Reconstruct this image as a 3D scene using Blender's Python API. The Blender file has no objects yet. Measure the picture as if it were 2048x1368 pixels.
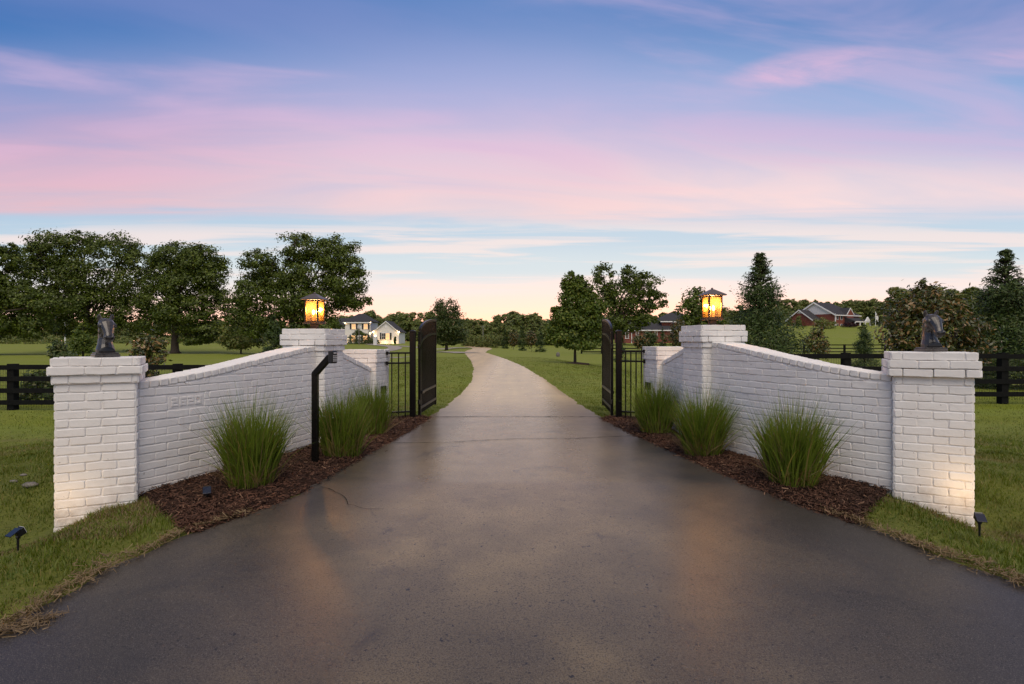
import bpy, math, random
import numpy as np
from mathutils import Vector, Matrix

random.seed(7)
RNG = np.random.default_rng(11)
SC = bpy.context.scene
COL = SC.collection
R = math.radians

# ------------------------------------------------------------------ camera
CAMZ = 1.25
cam_d = bpy.data.cameras.new('camera')
cam_d.lens = 20.0
cam_d.sensor_width = 36.0
cam_d.clip_start = 0.05
cam_d.clip_end = 8000
cam = bpy.data.objects.new('camera', cam_d)
cam.location = (0, 0, CAMZ)
cam.rotation_euler = (R(90), 0, 0)
COL.objects.link(cam)
SC.camera = cam
F = 20.0 / 36.0 * 2048          # focal length in photo pixels


def px(x, d):
    """world x of photo column x at depth d"""
    return (x - 1024) / F * d


def pz(y, d):
    """world z of photo row y at depth d"""
    return CAMZ - (y - 684) / F * d


# ------------------------------------------------------------------ view, world, fill light
SC.view_settings.view_transform = 'Standard'
SC.view_settings.look = 'None'
SC.view_settings.exposure = 0.12
SC.view_settings.gamma = 1.0
SC.view_settings.use_curve_mapping = False
SC.render.engine = 'CYCLES'
SC.cycles.use_denoising = True
SC.cycles.max_bounces = 8
SC.cycles.transparent_max_bounces = 16
SC.cycles.sample_clamp_indirect = 4.0

W = bpy.data.worlds.new('World')
SC.world = W
W.use_nodes = True
wt = W.node_tree
wt.nodes.clear()


class NT:
    """tiny helper for node trees"""
    def __init__(s, tree):
        s.t = tree

    def n(s, typ, **kw):
        nd = s.t.nodes.new(typ)
        for k, v in kw.items():
            setattr(nd, k, v)
        return nd

    def put(s, sock, v):
        if hasattr(v, 'links') or isinstance(v, bpy.types.NodeSocket):
            s.t.links.new(v, sock)
        elif v is not None:
            if isinstance(v, (tuple, list)) and len(v) == 3 and sock.type == 'RGBA':
                v = (*v, 1)
            sock.default_value = v

    def math(s, op, a, b=None, c=None, clamp=False):
        nd = s.n('ShaderNodeMath', operation=op, use_clamp=clamp)
        s.put(nd.inputs[0], a)
        if b is not None:
            s.put(nd.inputs[1], b)
        if c is not None:
            s.put(nd.inputs[2], c)
        return nd.outputs[0]

    def ss(s, x, a, b, lo=0.0, hi=1.0):
        nd = s.n('ShaderNodeMapRange', interpolation_type='SMOOTHSTEP')
        s.put(nd.inputs[0], x)
        nd.inputs[1].default_value = a
        nd.inputs[2].default_value = b
        nd.inputs[3].default_value = lo
        nd.inputs[4].default_value = hi
        return nd.outputs[0]

    def lin(s, x, a, b, lo=0.0, hi=1.0):
        nd = s.n('ShaderNodeMapRange', clamp=True)
        s.put(nd.inputs[0], x)
        nd.inputs[1].default_value = a
        nd.inputs[2].default_value = b
        nd.inputs[3].default_value = lo
        nd.inputs[4].default_value = hi
        return nd.outputs[0]

    def mix(s, f, a, b, mode='MIX'):
        nd = s.n('ShaderNodeMix', data_type='RGBA', blend_type=mode)
        s.put(nd.inputs[0], f)
        s.put(nd.inputs[6], a)
        s.put(nd.inputs[7], b)
        return nd.outputs[2]

    def ramp(s, x, stops, interp='LINEAR'):
        nd = s.n('ShaderNodeValToRGB')
        cr = nd.color_ramp
        cr.interpolation = interp
        while len(cr.elements) > len(stops):
            cr.elements.remove(cr.elements[-1])
        while len(cr.elements) < len(stops):
            cr.elements.new(1.0)
        for e, (p, c) in zip(cr.elements, sorted(stops)):
            e.position = p
            e.color = (*c, 1)
        s.put(nd.inputs[0], x)
        return nd.outputs[0]

    def comb(s, x, y, z):
        nd = s.n('ShaderNodeCombineXYZ')
        s.put(nd.inputs[0], x)
        s.put(nd.inputs[1], y)
        s.put(nd.inputs[2], z)
        return nd.outputs[0]

    def noise(s, vec, scale, detail=4, rough=0.5, dist=0.0, out=0):
        nd = s.n('ShaderNodeTexNoise')
        s.put(nd.inputs['Vector'], vec)
        nd.inputs['Scale'].default_value = scale
        nd.inputs['Detail'].default_value = detail
        nd.inputs['Roughness'].default_value = rough
        nd.inputs['Distortion'].default_value = dist
        return nd.outputs[out]


w = NT(wt)
tc = w.n('ShaderNodeTexCoord')
sep = w.n('ShaderNodeSeparateXYZ')
wt.links.new(tc.outputs['Generated'], sep.inputs[0])
dx, dy, dz = sep.outputs
el = w.math('MULTIPLY', w.math('ARCSINE', dz), 180 / math.pi)
az = w.math('MULTIPLY', w.math('ARCTAN2', dx, dy), 180 / math.pi)   # 0 straight ahead, + to the right
elp = w.math('MULTIPLY', w.math('ARCTAN2', w.math('MAXIMUM', dz, 0.0), dy), 180 / math.pi)   # rises from the horizon ahead, over the zenith, to 180 behind
EL0, EL1 = -6.0, 90.0


def E(v):
    return (v - EL0) / (EL1 - EL0)


# layers of the evening sky lie level across the view: height above the horizon measured along the view axis
caz = w.math('MAXIMUM', w.math('ABSOLUTE', w.math('COSINE', w.math('ARCTAN2', dx, dy))), 0.62)
hor = w.math('SQRT', w.math('ADD', w.math('MULTIPLY', dx, dx), w.math('MULTIPLY', dy, dy)))
eb = w.math('MULTIPLY', w.math('ARCTAN2', dz, w.math('MULTIPLY', hor, caz)), 180 / math.pi)
base = w.ramp(w.lin(eb, EL0, EL1), [
    (E(-6), (0.34, 0.26, 0.20)), (E(-0.5), (1.55, 0.86, 0.50)), (E(1.5), (1.65, 0.90, 0.62)), (E(3.6), (1.22, 0.86, 0.71)),
    (E(5.2), (0.88, 0.82, 0.80)), (E(7.4), (0.68, 0.76, 0.80)), (E(11), (0.55, 0.67, 0.78)),
    (E(16), (0.42, 0.55, 0.77)), (E(22), (0.30, 0.44, 0.71)), (E(31), (0.098, 0.238, 0.530)), (E(44), (0.20, 0.27, 0.50)), (E(62), (0.42, 0.37, 0.42)),
    (E(90), (0.48, 0.41, 0.42))], 'EASE')
base = w.mix(w.math('MULTIPLY', w.ss(az, 5, -45), w.ss(eb, 7, 22)), base, w.mix(1.0, base, (0.56, 0.74, 0.88), 'MULTIPLY'))
# clouds are laid on a plane high above, so their streaks foreshorten towards the horizon
zz = w.math('ADD', w.math('MAXIMUM', dz, 0.0), 0.10)
cx_ = w.math('DIVIDE', dx, zz)
cy_ = w.math('DIVIDE', dy, zz)
sv = w.comb(w.math('ADD', w.math('MULTIPLY', cx_, 0.30), w.math('MULTIPLY', cy_, 0.10)),
            w.math('ADD', w.math('MULTIPLY', cy_, 0.95), w.math('MULTIPLY', cx_, -0.20)), 3.7)
nz1 = w.noise(sv, 1.1, 5, 0.52, 0.6)
nz2 = w.noise(sv, 2.7, 5, 0.52, 0.7)
azn = w.math('MULTIPLY', az, 0.035)
lv = w.comb(azn, w.math('MULTIPLY', elp, 0.62), 1.3)
nz3 = w.noise(lv, 1.25, 5, 0.55, 0.5)
# main sheet of pink cloud
elw = w.math('ADD', elp, w.math('MULTIPLY', w.math('SUBTRACT', nz1, 0.5), 9.0))
low = w.ss(w.math('ADD', elp, w.math('ADD', w.math('MULTIPLY', w.math('SUBTRACT', nz3, 0.5), 3.6), w.math('MULTIPLY', w.math('SUBTRACT', nz1, 0.5), 4.0))), 11.3, 13.9)
hig = w.ss(w.math('ADD', elw, w.math('ADD', w.math('MULTIPLY', w.math('MAXIMUM', w.math('ADD', az, -6.0), 0.0), 0.17), w.math('MULTIPLY', w.math('MAXIMUM', w.math('SUBTRACT', -10.0, az), 0.0), 0.05))), 17.0, 30.5, 1.0, 0.0)
sheet = w.math('MULTIPLY', w.math('MULTIPLY', low, hig), w.lin(nz2, 0.32, 0.62, 0.62, 1.0))
pink = w.ramp(w.lin(elp, 9, 33), [(0.0, (0.93, 0.68, 0.66)), (0.22, (0.92, 0.66, 0.66)), (0.42, (0.82, 0.58, 0.69)), (0.7, (0.58, 0.46, 0.70)), (1.0, (0.36, 0.34, 0.66))])
pink = w.mix(w.math('MULTIPLY', w.ss(az, 2, 32), w.ss(elp, 19, 15)), pink, (1.0, 0.73, 0.70))
pink = w.mix(w.ss(az, -8, -42), pink, w.mix(1.0, pink, (0.88, 0.76, 0.84), 'MULTIPLY'))
c1 = w.mix(w.math('MULTIPLY', sheet, 0.95, clamp=True), base, pink)
# high lilac veils
veil = w.math('MULTIPLY', w.ss(nz2, 0.46, 0.72), w.math('MULTIPLY', w.ss(elp, 13, 19), w.ss(elp, 70, 25)))
haze = w.math('MULTIPLY', w.ss(nz1, 0.36, 0.64), w.math('MULTIPLY', w.ss(elp, 12, 18), w.ss(elp, 60, 22)))
c1b = w.mix(w.math('MULTIPLY', w.math('MULTIPLY', haze, w.ss(az, 30, -5, 0.35, 1.0)), 0.24), c1, (0.50, 0.41, 0.70))
c2 = w.mix(w.math('MULTIPLY', veil, 0.50), c1b, (0.66, 0.48, 0.70))
# two small lit clouds up on the right
cl1 = w.math('ADD', w.math('POWER', w.math('DIVIDE', w.math('SUBTRACT', az, 27.5), 8.5), 2.0), w.math('POWER', w.math('DIVIDE', w.math('SUBTRACT', w.math('SUBTRACT', elp, 25.6), w.math('MULTIPLY', w.math('SUBTRACT', az, 27.5), 0.16)), 2.0), 2.0))
cl2 = w.math('ADD', w.math('POWER', w.math('DIVIDE', w.math('SUBTRACT', az, 42.5), 4.0), 2.0), w.math('POWER', w.math('DIVIDE', w.math('SUBTRACT', elp, 26.6), 1.0), 2.0))
clm = w.math('MULTIPLY', w.math('MAXIMUM', w.ss(cl1, 1.0, 0.0), w.ss(cl2, 1.0, 0.0)), w.lin(w.noise(sv, 5.0, 5, 0.6, 0.6), 0.36, 0.62))
c2 = w.mix(w.math('MULTIPLY', clm, 0.62), c2, (0.86, 0.52, 0.70))
# thin streaks low over the horizon
strk = w.math('MULTIPLY', w.ss(nz3, 0.45, 0.62), w.math('MULTIPLY', w.ss(elp, 2, 4), w.ss(elp, 12.5, 10.5)))
c3 = w.mix(w.math('MULTIPLY', strk, 0.60), c2, (1.05, 0.82, 0.74))
# warm glow where the sun went down, a little right of the drive
gl = w.math('MULTIPLY', w.ss(w.math('ABSOLUTE', w.math('SUBTRACT', az, 9.0)), 50, 0), w.ss(el, 7, -1))
c4 = w.mix(w.math('MULTIPLY', gl, 0.50), c3, (2.6, 0.98, 0.50))
nish = w.n('ShaderNodeTexSky', sky_type='NISHITA')
nish.sun_disc = False
nish.sun_elevation = R(1.0)
nish.sun_rotation = R(9.0)
nsc = w.mix(1.0, nish.outputs[0], (0.05, 0.05, 0.05), 'MULTIPLY')
c5 = w.mix(0.06, c4, nsc)
bg = w.n('ShaderNodeBackground')
bg.inputs[1].default_value = 1.0
wt.links.new(c5, bg.inputs[0])
wo = w.n('ShaderNodeOutputWorld')
wt.links.new(bg.outputs[0], wo.inputs[0])

fill_light_d = bpy.data.lights.new('fill_light', 'SUN')
fill_light_d.energy = 2.2
fill_light_d.angle = R(48)
fill_light_d.color = (1.0, 0.86, 0.69)
fill_light = bpy.data.objects.new('fill_light', fill_light_d)
fill_light.rotation_euler = (R(33), 0, R(4))       # soft fill added high behind the camera, opposite the sunset
fill_light.location = (0, -20, 30)
COL.objects.link(fill_light)


# ------------------------------------------------------------------ materials
MATS = {}


def mat(name, col, rough=0.6, metal=0.0, spec=0.5, build=None):
    m = bpy.data.materials.new(name)
    m.use_nodes = True
    t = m.node_tree
    b = t.nodes['Principled BSDF']
    b.inputs['Base Color'].default_value = (*col, 1)
    b.inputs['Roughness'].default_value = rough
    b.inputs['Metallic'].default_value = metal
    b.inputs['Specular IOR Level'].default_value = spec
    if build:
        build(NT(t), b)
    MATS[name] = m
    return m


def objco(s):
    return s.n('ShaderNodeTexCoord').outputs['Object']


def worldco(s):
    return s.n('ShaderNodeNewGeometry').outputs['Position']


def bump(s, b, h, strength=0.3, dist=0.01):
    nd = s.n('ShaderNodeBump')
    nd.inputs['Strength'].default_value = strength
    nd.inputs['Distance'].default_value = dist
    s.put(nd.inputs['Height'], h)
    s.put(b.inputs['Normal'], nd.outputs[0])


def m_brickpaint(s, b):
    p = worldco(s)
    rnd = s.n('ShaderNodeObjectInfo').outputs['Random']
    n1 = s.noise(p, 5, 4, 0.6)
    n2 = s.noise(p, 55, 4, 0.65)
    c = s.mix(s.lin(n1, 0.35, 0.7), (0.715, 0.695, 0.660), (0.775, 0.760, 0.730))
    c = s.mix(s.lin(rnd, 0, 1, 0, 0.30), c, (0.70, 0.66, 0.63))
    speck = s.ss(s.noise(p, 38, 2, 0.5), 0.735, 0.76)
    c = s.mix(s.math('MULTIPLY', speck, 0.75), c, (0.16, 0.12, 0.10))
    sz = s.n('ShaderNodeSeparateXYZ')
    s.put(sz.inputs[0], p)
    spl = s.math('MULTIPLY', s.ss(s.math('ADD', sz.outputs[2], s.math('MULTIPLY', n1, 0.22)), 0.30, 0.02), s.lin(s.noise(p, 9, 4, 0.65), 0.36, 0.66))
    c = s.mix(s.math('MULTIPLY', spl, 0.55), c, (0.36, 0.28, 0.21))
    drip = s.ss(s.noise(s.comb(s.math('MULTIPLY', sz.outputs[0], 14.0), s.math('MULTIPLY', sz.outputs[1], 14.0), s.math('MULTIPLY', sz.outputs[2], 1.3)), 1.0, 4, 0.6), 0.60, 0.75)
    c = s.mix(s.math('MULTIPLY', drip, 0.22), c, (0.50, 0.46, 0.41))
    s.put(b.inputs['Base Color'], c)
    h = s.math('ADD', s.math('MULTIPLY', s.noise(p, 24, 3, 0.55), 1.0), s.math('MULTIPLY', n2, 0.35))
    bump(s, b, h, 0.45, 0.006)


def m_asphalt(s, b):
    p = worldco(s)
    sx = s.n('ShaderNodeSeparateXYZ')
    s.put(sx.inputs[0], p)
    fine = s.noise(p, 210, 2, 0.6)
    mid = s.noise(p, 105, 3, 0.65)
    big = s.noise(p, 0.9, 5, 0.62, 0.5)
    # old grey brown wear along the middle where tyres run, sheen painted in with it, black seal left at the edges
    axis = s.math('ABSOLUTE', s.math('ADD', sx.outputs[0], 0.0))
    wear_sheen = s.math('ADD', s.ss(axis, 1.95, 0.45), s.math('MULTIPLY', s.math('SUBTRACT', big, 0.5), 1.0), clamp=True)
    wear_sheen = s.math('MULTIPLY', wear_sheen, s.math('MINIMUM', s.math('ADD', s.ss(sx.outputs[1], 2.3, 4.3, 0.36, 1.0), s.lin(s.noise(p, 1.1, 3, 0.5), 0.5, 0.75, 0.0, 0.3)), 1.0))  # pale tone fades near the camera: painted sheen dropping off, and darker patches
    wear_sheen = s.math('MAXIMUM', wear_sheen, s.ss(sx.outputs[1], 9.0, 17.0))
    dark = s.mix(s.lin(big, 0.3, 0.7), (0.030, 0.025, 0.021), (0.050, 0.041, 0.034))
    worn_sheen = s.mix(s.lin(s.noise(p, 2.2, 4, 0.6), 0.3, 0.7), (0.180, 0.130, 0.062), (0.270, 0.196, 0.096))
    c = s.mix(wear_sheen, dark, worn_sheen)
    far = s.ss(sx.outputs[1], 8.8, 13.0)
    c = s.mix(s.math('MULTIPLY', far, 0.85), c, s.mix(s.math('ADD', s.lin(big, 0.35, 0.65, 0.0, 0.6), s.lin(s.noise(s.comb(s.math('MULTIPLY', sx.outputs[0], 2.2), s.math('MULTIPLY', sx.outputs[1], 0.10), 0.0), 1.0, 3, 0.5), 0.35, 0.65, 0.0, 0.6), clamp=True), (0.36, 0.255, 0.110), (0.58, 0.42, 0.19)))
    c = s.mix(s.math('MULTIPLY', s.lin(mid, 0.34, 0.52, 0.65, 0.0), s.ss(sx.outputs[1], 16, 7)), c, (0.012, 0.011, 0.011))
    c = s.mix(s.lin(fine, 0.54, 0.74, 0.0, 0.70), c, (0.19, 0.165, 0.14))
    stain = s.math('MULTIPLY', s.ss(s.noise(p, 1.5, 6, 0.7, 1.0), 0.58, 0.68), s.ss(sx.outputs[1], 12, 7))
    c = s.mix(s.math('MULTIPLY', stain, 0.5), c, (0.030, 0.026, 0.024))
    scuff = s.ss(s.noise(p, 3.1, 6, 0.75, 2.0), 0.66, 0.74)
    c = s.mix(s.math('MULTIPLY', scuff, 0.30), c, (0.30, 0.25, 0.20))
    fleck = s.ss(s.noise(p, 34, 3, 0.6), 0.655, 0.69)
    c = s.mix(s.math('MULTIPLY', fleck, 0.8), c, (0.012, 0.011, 0.010))
    s.put(b.inputs['Base Color'], c)
    s.put(b.inputs['Roughness'], s.math('ADD', s.ss(axis, 0.5, 2.0, 0.255, 0.45), s.lin(s.noise(p, 5, 4, 0.6), 0.3, 0.7, -0.02, 0.02)))
    h = s.math('ADD', s.math('MULTIPLY', fine, 0.6), mid)
    bump(s, b, h, 0.20, 0.003)


def m_lawn(s, b):
    p = worldco(s)
    sx = s.n('ShaderNodeSeparateXYZ')
    s.put(sx.inputs[0], p)
    fine = s.noise(p, 34, 4, 0.7)
    mid = s.noise(p, 2.6, 5, 0.65)
    big = s.noise(p, 0.16, 4, 0.6)
    c = s.mix(s.lin(mid, 0.3, 0.7), (0.150, 0.185, 0.017), (0.240, 0.270, 0.028))
    c = s.mix(s.lin(big, 0.38, 0.62, 0.0, 0.75), c, (0.235, 0.240, 0.052))
    # bands left by the mower
    wv = s.math('SINE', s.math('ADD', s.math('MULTIPLY', sx.outputs[1], 1.9), s.math('MULTIPLY', sx.outputs[0], 0.35)))
    c = s.mix(s.lin(wv, -0.4, 0.4, 0.0, 0.38), c, (0.22, 0.27, 0.055))
    c = s.mix(s.lin(fine, 0.34, 0.62, 0.6, 0.0), c, (0.070, 0.090, 0.014))
    # thatch and soil between the blades, close by where they are built one by one
    c = s.mix(s.ss(sx.outputs[1], 16, 7, 0.0, 0.62), c, s.mix(s.lin(mid, 0.35, 0.65), (0.055, 0.052, 0.018), (0.085, 0.090, 0.022)))
    dry = s.math('MULTIPLY', s.ss(s.noise(p, 0.9, 4, 0.6), 0.56, 0.72), s.ss(sx.outputs[1], 16, 7))
    c = s.mix(s.math('MULTIPLY', dry, 0.6), c, (0.17, 0.125, 0.060))
    s.put(b.inputs['Base Color'], c)
    bump(s, b, s.math('ADD', fine, s.math('MULTIPLY', mid, 0.6)), 0.5, 0.05)


def m_mulch(s, b):
    p = worldco(s)
    n1 = s.noise(p, 60, 4, 0.7, 1.5)
    n2 = s.noise(p, 4, 3, 0.6)
    c = s.mix(s.lin(n1, 0.35, 0.68), (0.014, 0.008, 0.006), (0.075, 0.038, 0.025))
    c = s.mix(s.lin(n2, 0.4, 0.7, 0, 0.4), c, (0.050, 0.028, 0.019))
    s.put(b.inputs['Base Color'], c)
    bump(s, b, n1, 1.0, 0.03)


def leafmat(name, dark, light, tip=None, trans=0.30, rough=0.5, tipf=0.25, dry=None):
    m = bpy.data.materials.new(name)
    m.use_nodes = True
    t = m.node_tree
    s = NT(t)
    b = t.nodes['Principled BSDF']
    out = t.nodes['Material Output']
    g = s.n('ShaderNodeNewGeometry')
    rnd = g.outputs['Random Per Island']
    n1 = s.noise(objco(s), 0.8, 3, 0.6)
    c = s.mix(s.math('ADD', s.math('MULTIPLY', rnd, 0.6), s.lin(n1, 0.3, 0.7, -0.1, 0.5), clamp=True), dark, light)
    if tip:
        c = s.mix(s.ss(s.math('FRACT', s.math('MULTIPLY', rnd, 7.31)), 1 - tipf, 1 - tipf + 0.08), c, tip)
    if dry:
        dn = s.noise(objco(s), 0.9, 4, 0.6)
        c = s.mix(s.math('MULTIPLY', s.ss(dn, 0.54, 0.70), 0.75), c, dry)
        c = s.mix(s.math('MULTIPLY', s.ss(s.noise(objco(s), 2.3, 3, 0.6), 0.58, 0.72), 0.5), c, (0.055, 0.12, 0.018))
    s.put(b.inputs['Base Color'], c)
    b.inputs['Roughness'].default_value = rough
    b.inputs['Specular IOR Level'].default_value = 0.35
    tr = s.n('ShaderNodeBsdfTranslucent')
    s.put(tr.inputs[0], s.mix(1.0, c, (1.5, 1.5, 0.7), 'MULTIPLY'))
    mx = s.n('ShaderNodeMixShader')
    mx.inputs[0].default_value = trans
    t.links.new(b.outputs[0], mx.inputs[1])
    t.links.new(tr.outputs[0], mx.inputs[2])
    t.links.new(mx.outputs[0], out.inputs[0])
    MATS[name] = m
    return m


def m_bark(s, b):
    p = objco(s)
    n1 = s.noise(p, 9, 5, 0.7, 0.6)
    s.put(b.inputs['Base Color'], s.mix(s.lin(n1, 0.35, 0.65), (0.030, 0.024, 0.018), (0.085, 0.066, 0.050)))
    bump(s, b, n1, 0.8, 0.03)


def m_blackpaint(s, b):
    p = worldco(s)
    n1 = s.noise(p, 14, 4, 0.6)
    s.put(b.inputs['Base Color'], s.mix(s.lin(n1, 0.3, 0.7), (0.005, 0.005, 0.005), (0.010, 0.010, 0.009)))
    bump(s, b, n1, 0.3, 0.01)


def m_iron(s, b):
    p = worldco(s)
    n1 = s.noise(p, 40, 3, 0.6)
    s.put(b.inputs['Roughness'], s.lin(n1, 0.3, 0.7, 0.26, 0.38))


def m_bronze(s, b):
    p = objco(s)
    n1 = s.noise(p, 26, 4, 0.6)
    s.put(b.inputs['Base Color'], s.mix(s.lin(n1, 0.35, 0.7), (0.020, 0.019, 0.019), (0.078, 0.072, 0.068)))
    s.put(b.inputs['Roughness'], s.lin(n1, 0.3, 0.7, 0.24, 0.40))
    bump(s, b, n1, 0.2, 0.003)


def m_redbrick(s, b):
    p = objco(s)
    n1 = s.noise(p, 3, 3, 0.6)
    sx = s.n('ShaderNodeSeparateXYZ')
    s.put(sx.inputs[0], p)
    course = s.math('FRACT', s.math('MULTIPLY', sx.outputs[2], 13.3))
    c = s.mix(s.lin(n1, 0.3, 0.7), (0.16, 0.045, 0.032), (0.24, 0.075, 0.052))
    c = s.mix(s.math('MULTIPLY', s.ss(course, 0.80, 0.9), 0.35), c, (0.34, 0.22, 0.18))
    s.put(b.inputs['Base Color'], c)


def m_shingle(s, b):
    p = objco(s)
    n1 = s.noise(p, 5, 4, 0.7)
    s.put(b.inputs['Base Color'], s.mix(s.lin(n1, 0.3, 0.7), (0.030, 0.030, 0.035), (0.060, 0.058, 0.062)))
    bump(s, b, n1, 0.5, 0.05)


def m_concrete(s, b):
    p = worldco(s)
    n1 = s.noise(p, 1.2, 4, 0.6)
    s.put(b.inputs['Base Color'], s.mix(s.lin(n1, 0.3, 0.7), (0.24, 0.21, 0.18), (0.34, 0.30, 0.26)))


def m_stone(s, b):
    p = objco(s)
    n1 = s.noise(p, 12, 4, 0.7)
    s.put(b.inputs['Base Color'], s.mix(s.lin(n1, 0.3, 0.7), (0.09, 0.08, 0.07), (0.22, 0.20, 0.175)))
    bump(s, b, n1, 0.5, 0.02)


mat('brick_paint', (0.78, 0.76, 0.74), 0.72, spec=0.25, build=m_brickpaint)
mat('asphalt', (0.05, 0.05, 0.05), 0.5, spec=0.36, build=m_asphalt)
mat('lawn', (0.06, 0.1, 0.02), 0.85, spec=0.12, build=m_lawn)
mat('mulch', (0.03, 0.02, 0.01), 0.9, spec=0.15, build=m_mulch)
mat('crack', (0.006, 0.006, 0.006), 0.9, spec=0.1)
mat('bark', (0.05, 0.04, 0.03), 0.9, spec=0.15, build=m_bark)
mat('fence_paint', (0.008, 0.008, 0.008), 0.8, spec=0.12, build=m_blackpaint)
mat('iron', (0.0045, 0.004, 0.0038), 0.32, spec=0.20, build=m_iron)
mat('bronze', (0.05, 0.05, 0.05), 0.4, metal=0.25, spec=0.7, build=m_bronze)
mat('plastic_black', (0.012, 0.012, 0.013), 0.4, spec=0.4)
mat('button', (0.42, 0.42, 0.42), 0.4)
mat('solar_glass', (0.010, 0.014, 0.030), 0.12, spec=0.6)
mat('lamp_lens', (0.62, 0.60, 0.57), 0.25, spec=0.5)
mat('copper_dark', (0.085, 0.048, 0.030), 0.42, metal=0.6, spec=0.5)
mat('roof_metal', (0.13, 0.105, 0.095), 0.42, metal=0.5, spec=0.5)
mat('white_wall', (0.72, 0.70, 0.67), 0.7, spec=0.3)
mat('white_trim', (0.80, 0.79, 0.78), 0.5)
mat('red_brick', (0.2, 0.06, 0.04), 0.85, spec=0.2, build=m_redbrick)
mat('shingle', (0.045, 0.045, 0.05), 0.9, spec=0.2, build=m_shingle)
mat('shutter', (0.015, 0.016, 0.018), 0.6)
mat('glass_dark', (0.04, 0.045, 0.05), 0.1, spec=0.6)
mat('concrete', (0.3, 0.27, 0.24), 0.8, spec=0.3, build=m_concrete)
mat('stone', (0.25, 0.23, 0.21), 0.85, spec=0.3, build=m_stone)
mat('wire', (0.06, 0.06, 0.055), 0.5, metal=0.5)
mat('pole_wood', (0.20, 0.18, 0.16), 0.9, spec=0.2)
mat('flag_red', (0.35, 0.05, 0.06), 0.8)
mat('flag_white', (0.70, 0.68, 0.68), 0.8)
mat('straw', (0.30, 0.215, 0.115), 0.8, spec=0.2)


def emit(name, col, strength):
    m = bpy.data.materials.new(name)
    m.use_nodes = True
    t = m.node_tree
    b = t.nodes['Principled BSDF']
    b.inputs['Base Color'].default_value = (*col, 1)
    b.inputs['Emission Color'].default_value = (*col, 1)
    b.inputs['Emission Strength'].default_value = strength
    MATS[name] = m


emit('bulb', (1.0, 0.66, 0.30), 40.0)
emit('window_lit', (1.0, 0.58, 0.26), 0.55)
emit('lamp_lit', (1.0, 0.68, 0.34), 14.0)
emit('lens_lit', (1.0, 0.78, 0.5), 0.0)

# seeded amber glass of the lanterns: part clear, part scattering
gm = bpy.data.materials.new('amber_glass')
gm.use_nodes = True
gt = gm.node_tree
gs = NT(gt)
gt.nodes.remove(gt.nodes['Principled BSDF'])
gn = gs.noise(objco(gs), 60, 3, 0.6)
tr1 = gs.n('ShaderNodeBsdfTransparent')
tr1.inputs[0].default_value = (0.97, 0.74, 0.42, 1)
tl1 = gs.n('ShaderNodeBsdfTranslucent')
gs.put(tl1.inputs[0], gs.mix(gs.lin(gn, 0.35, 0.65), (0.72, 0.46, 0.17), (0.95, 0.68, 0.32)))
gl1 = gs.n('ShaderNodeBsdfGlossy')
gl1.inputs['Roughness'].default_value = 0.08
mxa = gs.n('ShaderNodeMixShader')
gs.put(mxa.inputs[0], gs.lin(gn, 0.3, 0.7, 0.030, 0.048))
gt.links.new(tr1.outputs[0], mxa.inputs[1])
gt.links.new(tl1.outputs[0], mxa.inputs[2])
mxb = gs.n('ShaderNodeMixShader')
mxb.inputs[0].default_value = 0.06
gt.links.new(mxa.outputs[0], mxb.inputs[1])
gt.links.new(gl1.outputs[0], mxb.inputs[2])
gt.links.new(mxb.outputs[0], gt.nodes['Material Output'].inputs[0])
MATS['amber_glass'] = gm

leafmat('leaf_oak', (0.022, 0.036, 0.005), (0.118, 0.165, 0.015), (0.165, 0.175, 0.022), 0.20, tipf=0.08)
leafmat('leaf_maple', (0.044, 0.074, 0.009), (0.130, 0.185, 0.022), (0.200, 0.220, 0.036), 0.35, tipf=0.18)
leafmat('leaf_cedar', (0.016, 0.032, 0.005), (0.060, 0.100, 0.013), (0.100, 0.120, 0.022), 0.14, tipf=0.12)
leafmat('leaf_magnolia', (0.022, 0.034, 0.007), (0.085, 0.098, 0.022), (0.215, 0.130, 0.045), 0.12, rough=0.26, tipf=0.34)
leafmat('leaf_shrub', (0.028, 0.048, 0.010), (0.075, 0.112, 0.022), (0.110, 0.115, 0.034), 0.25)
leafmat('leaf_far', (0.085, 0.115, 0.030), (0.190, 0.230, 0.056), (0.215, 0.195, 0.062), 0.25)
leafmat('leaf_purple', (0.012, 0.004, 0.006), (0.040, 0.010, 0.014), None, 0.2)
leafmat('blade_tall', (0.056, 0.095, 0.010), (0.215, 0.285, 0.034), (0.280, 0.220, 0.075), 0.35, tipf=0.10)
leafmat('blade_dry', (0.13, 0.085, 0.040), (0.27, 0.19, 0.10), None, 0.2)
leafmat('blade_lawn', (0.070, 0.100, 0.009), (0.155, 0.190, 0.016), (0.27, 0.22, 0.070), 0.35, tipf=0.13, dry=(0.23, 0.175, 0.075))
leafmat('chip', (0.026, 0.011, 0.006), (0.110, 0.048, 0.026), (0.24, 0.14, 0.085), 0.0, rough=0.85, tipf=0.10)


# ------------------------------------------------------------------ helpers: meshes and tagging
def link(name, me, parent=None, loc=None):
    o = bpy.data.objects.new(name, me)
    COL.objects.link(o)
    if parent is not None:
        o.parent = parent
    if loc is not None:
        o.location = loc
    return o


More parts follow.
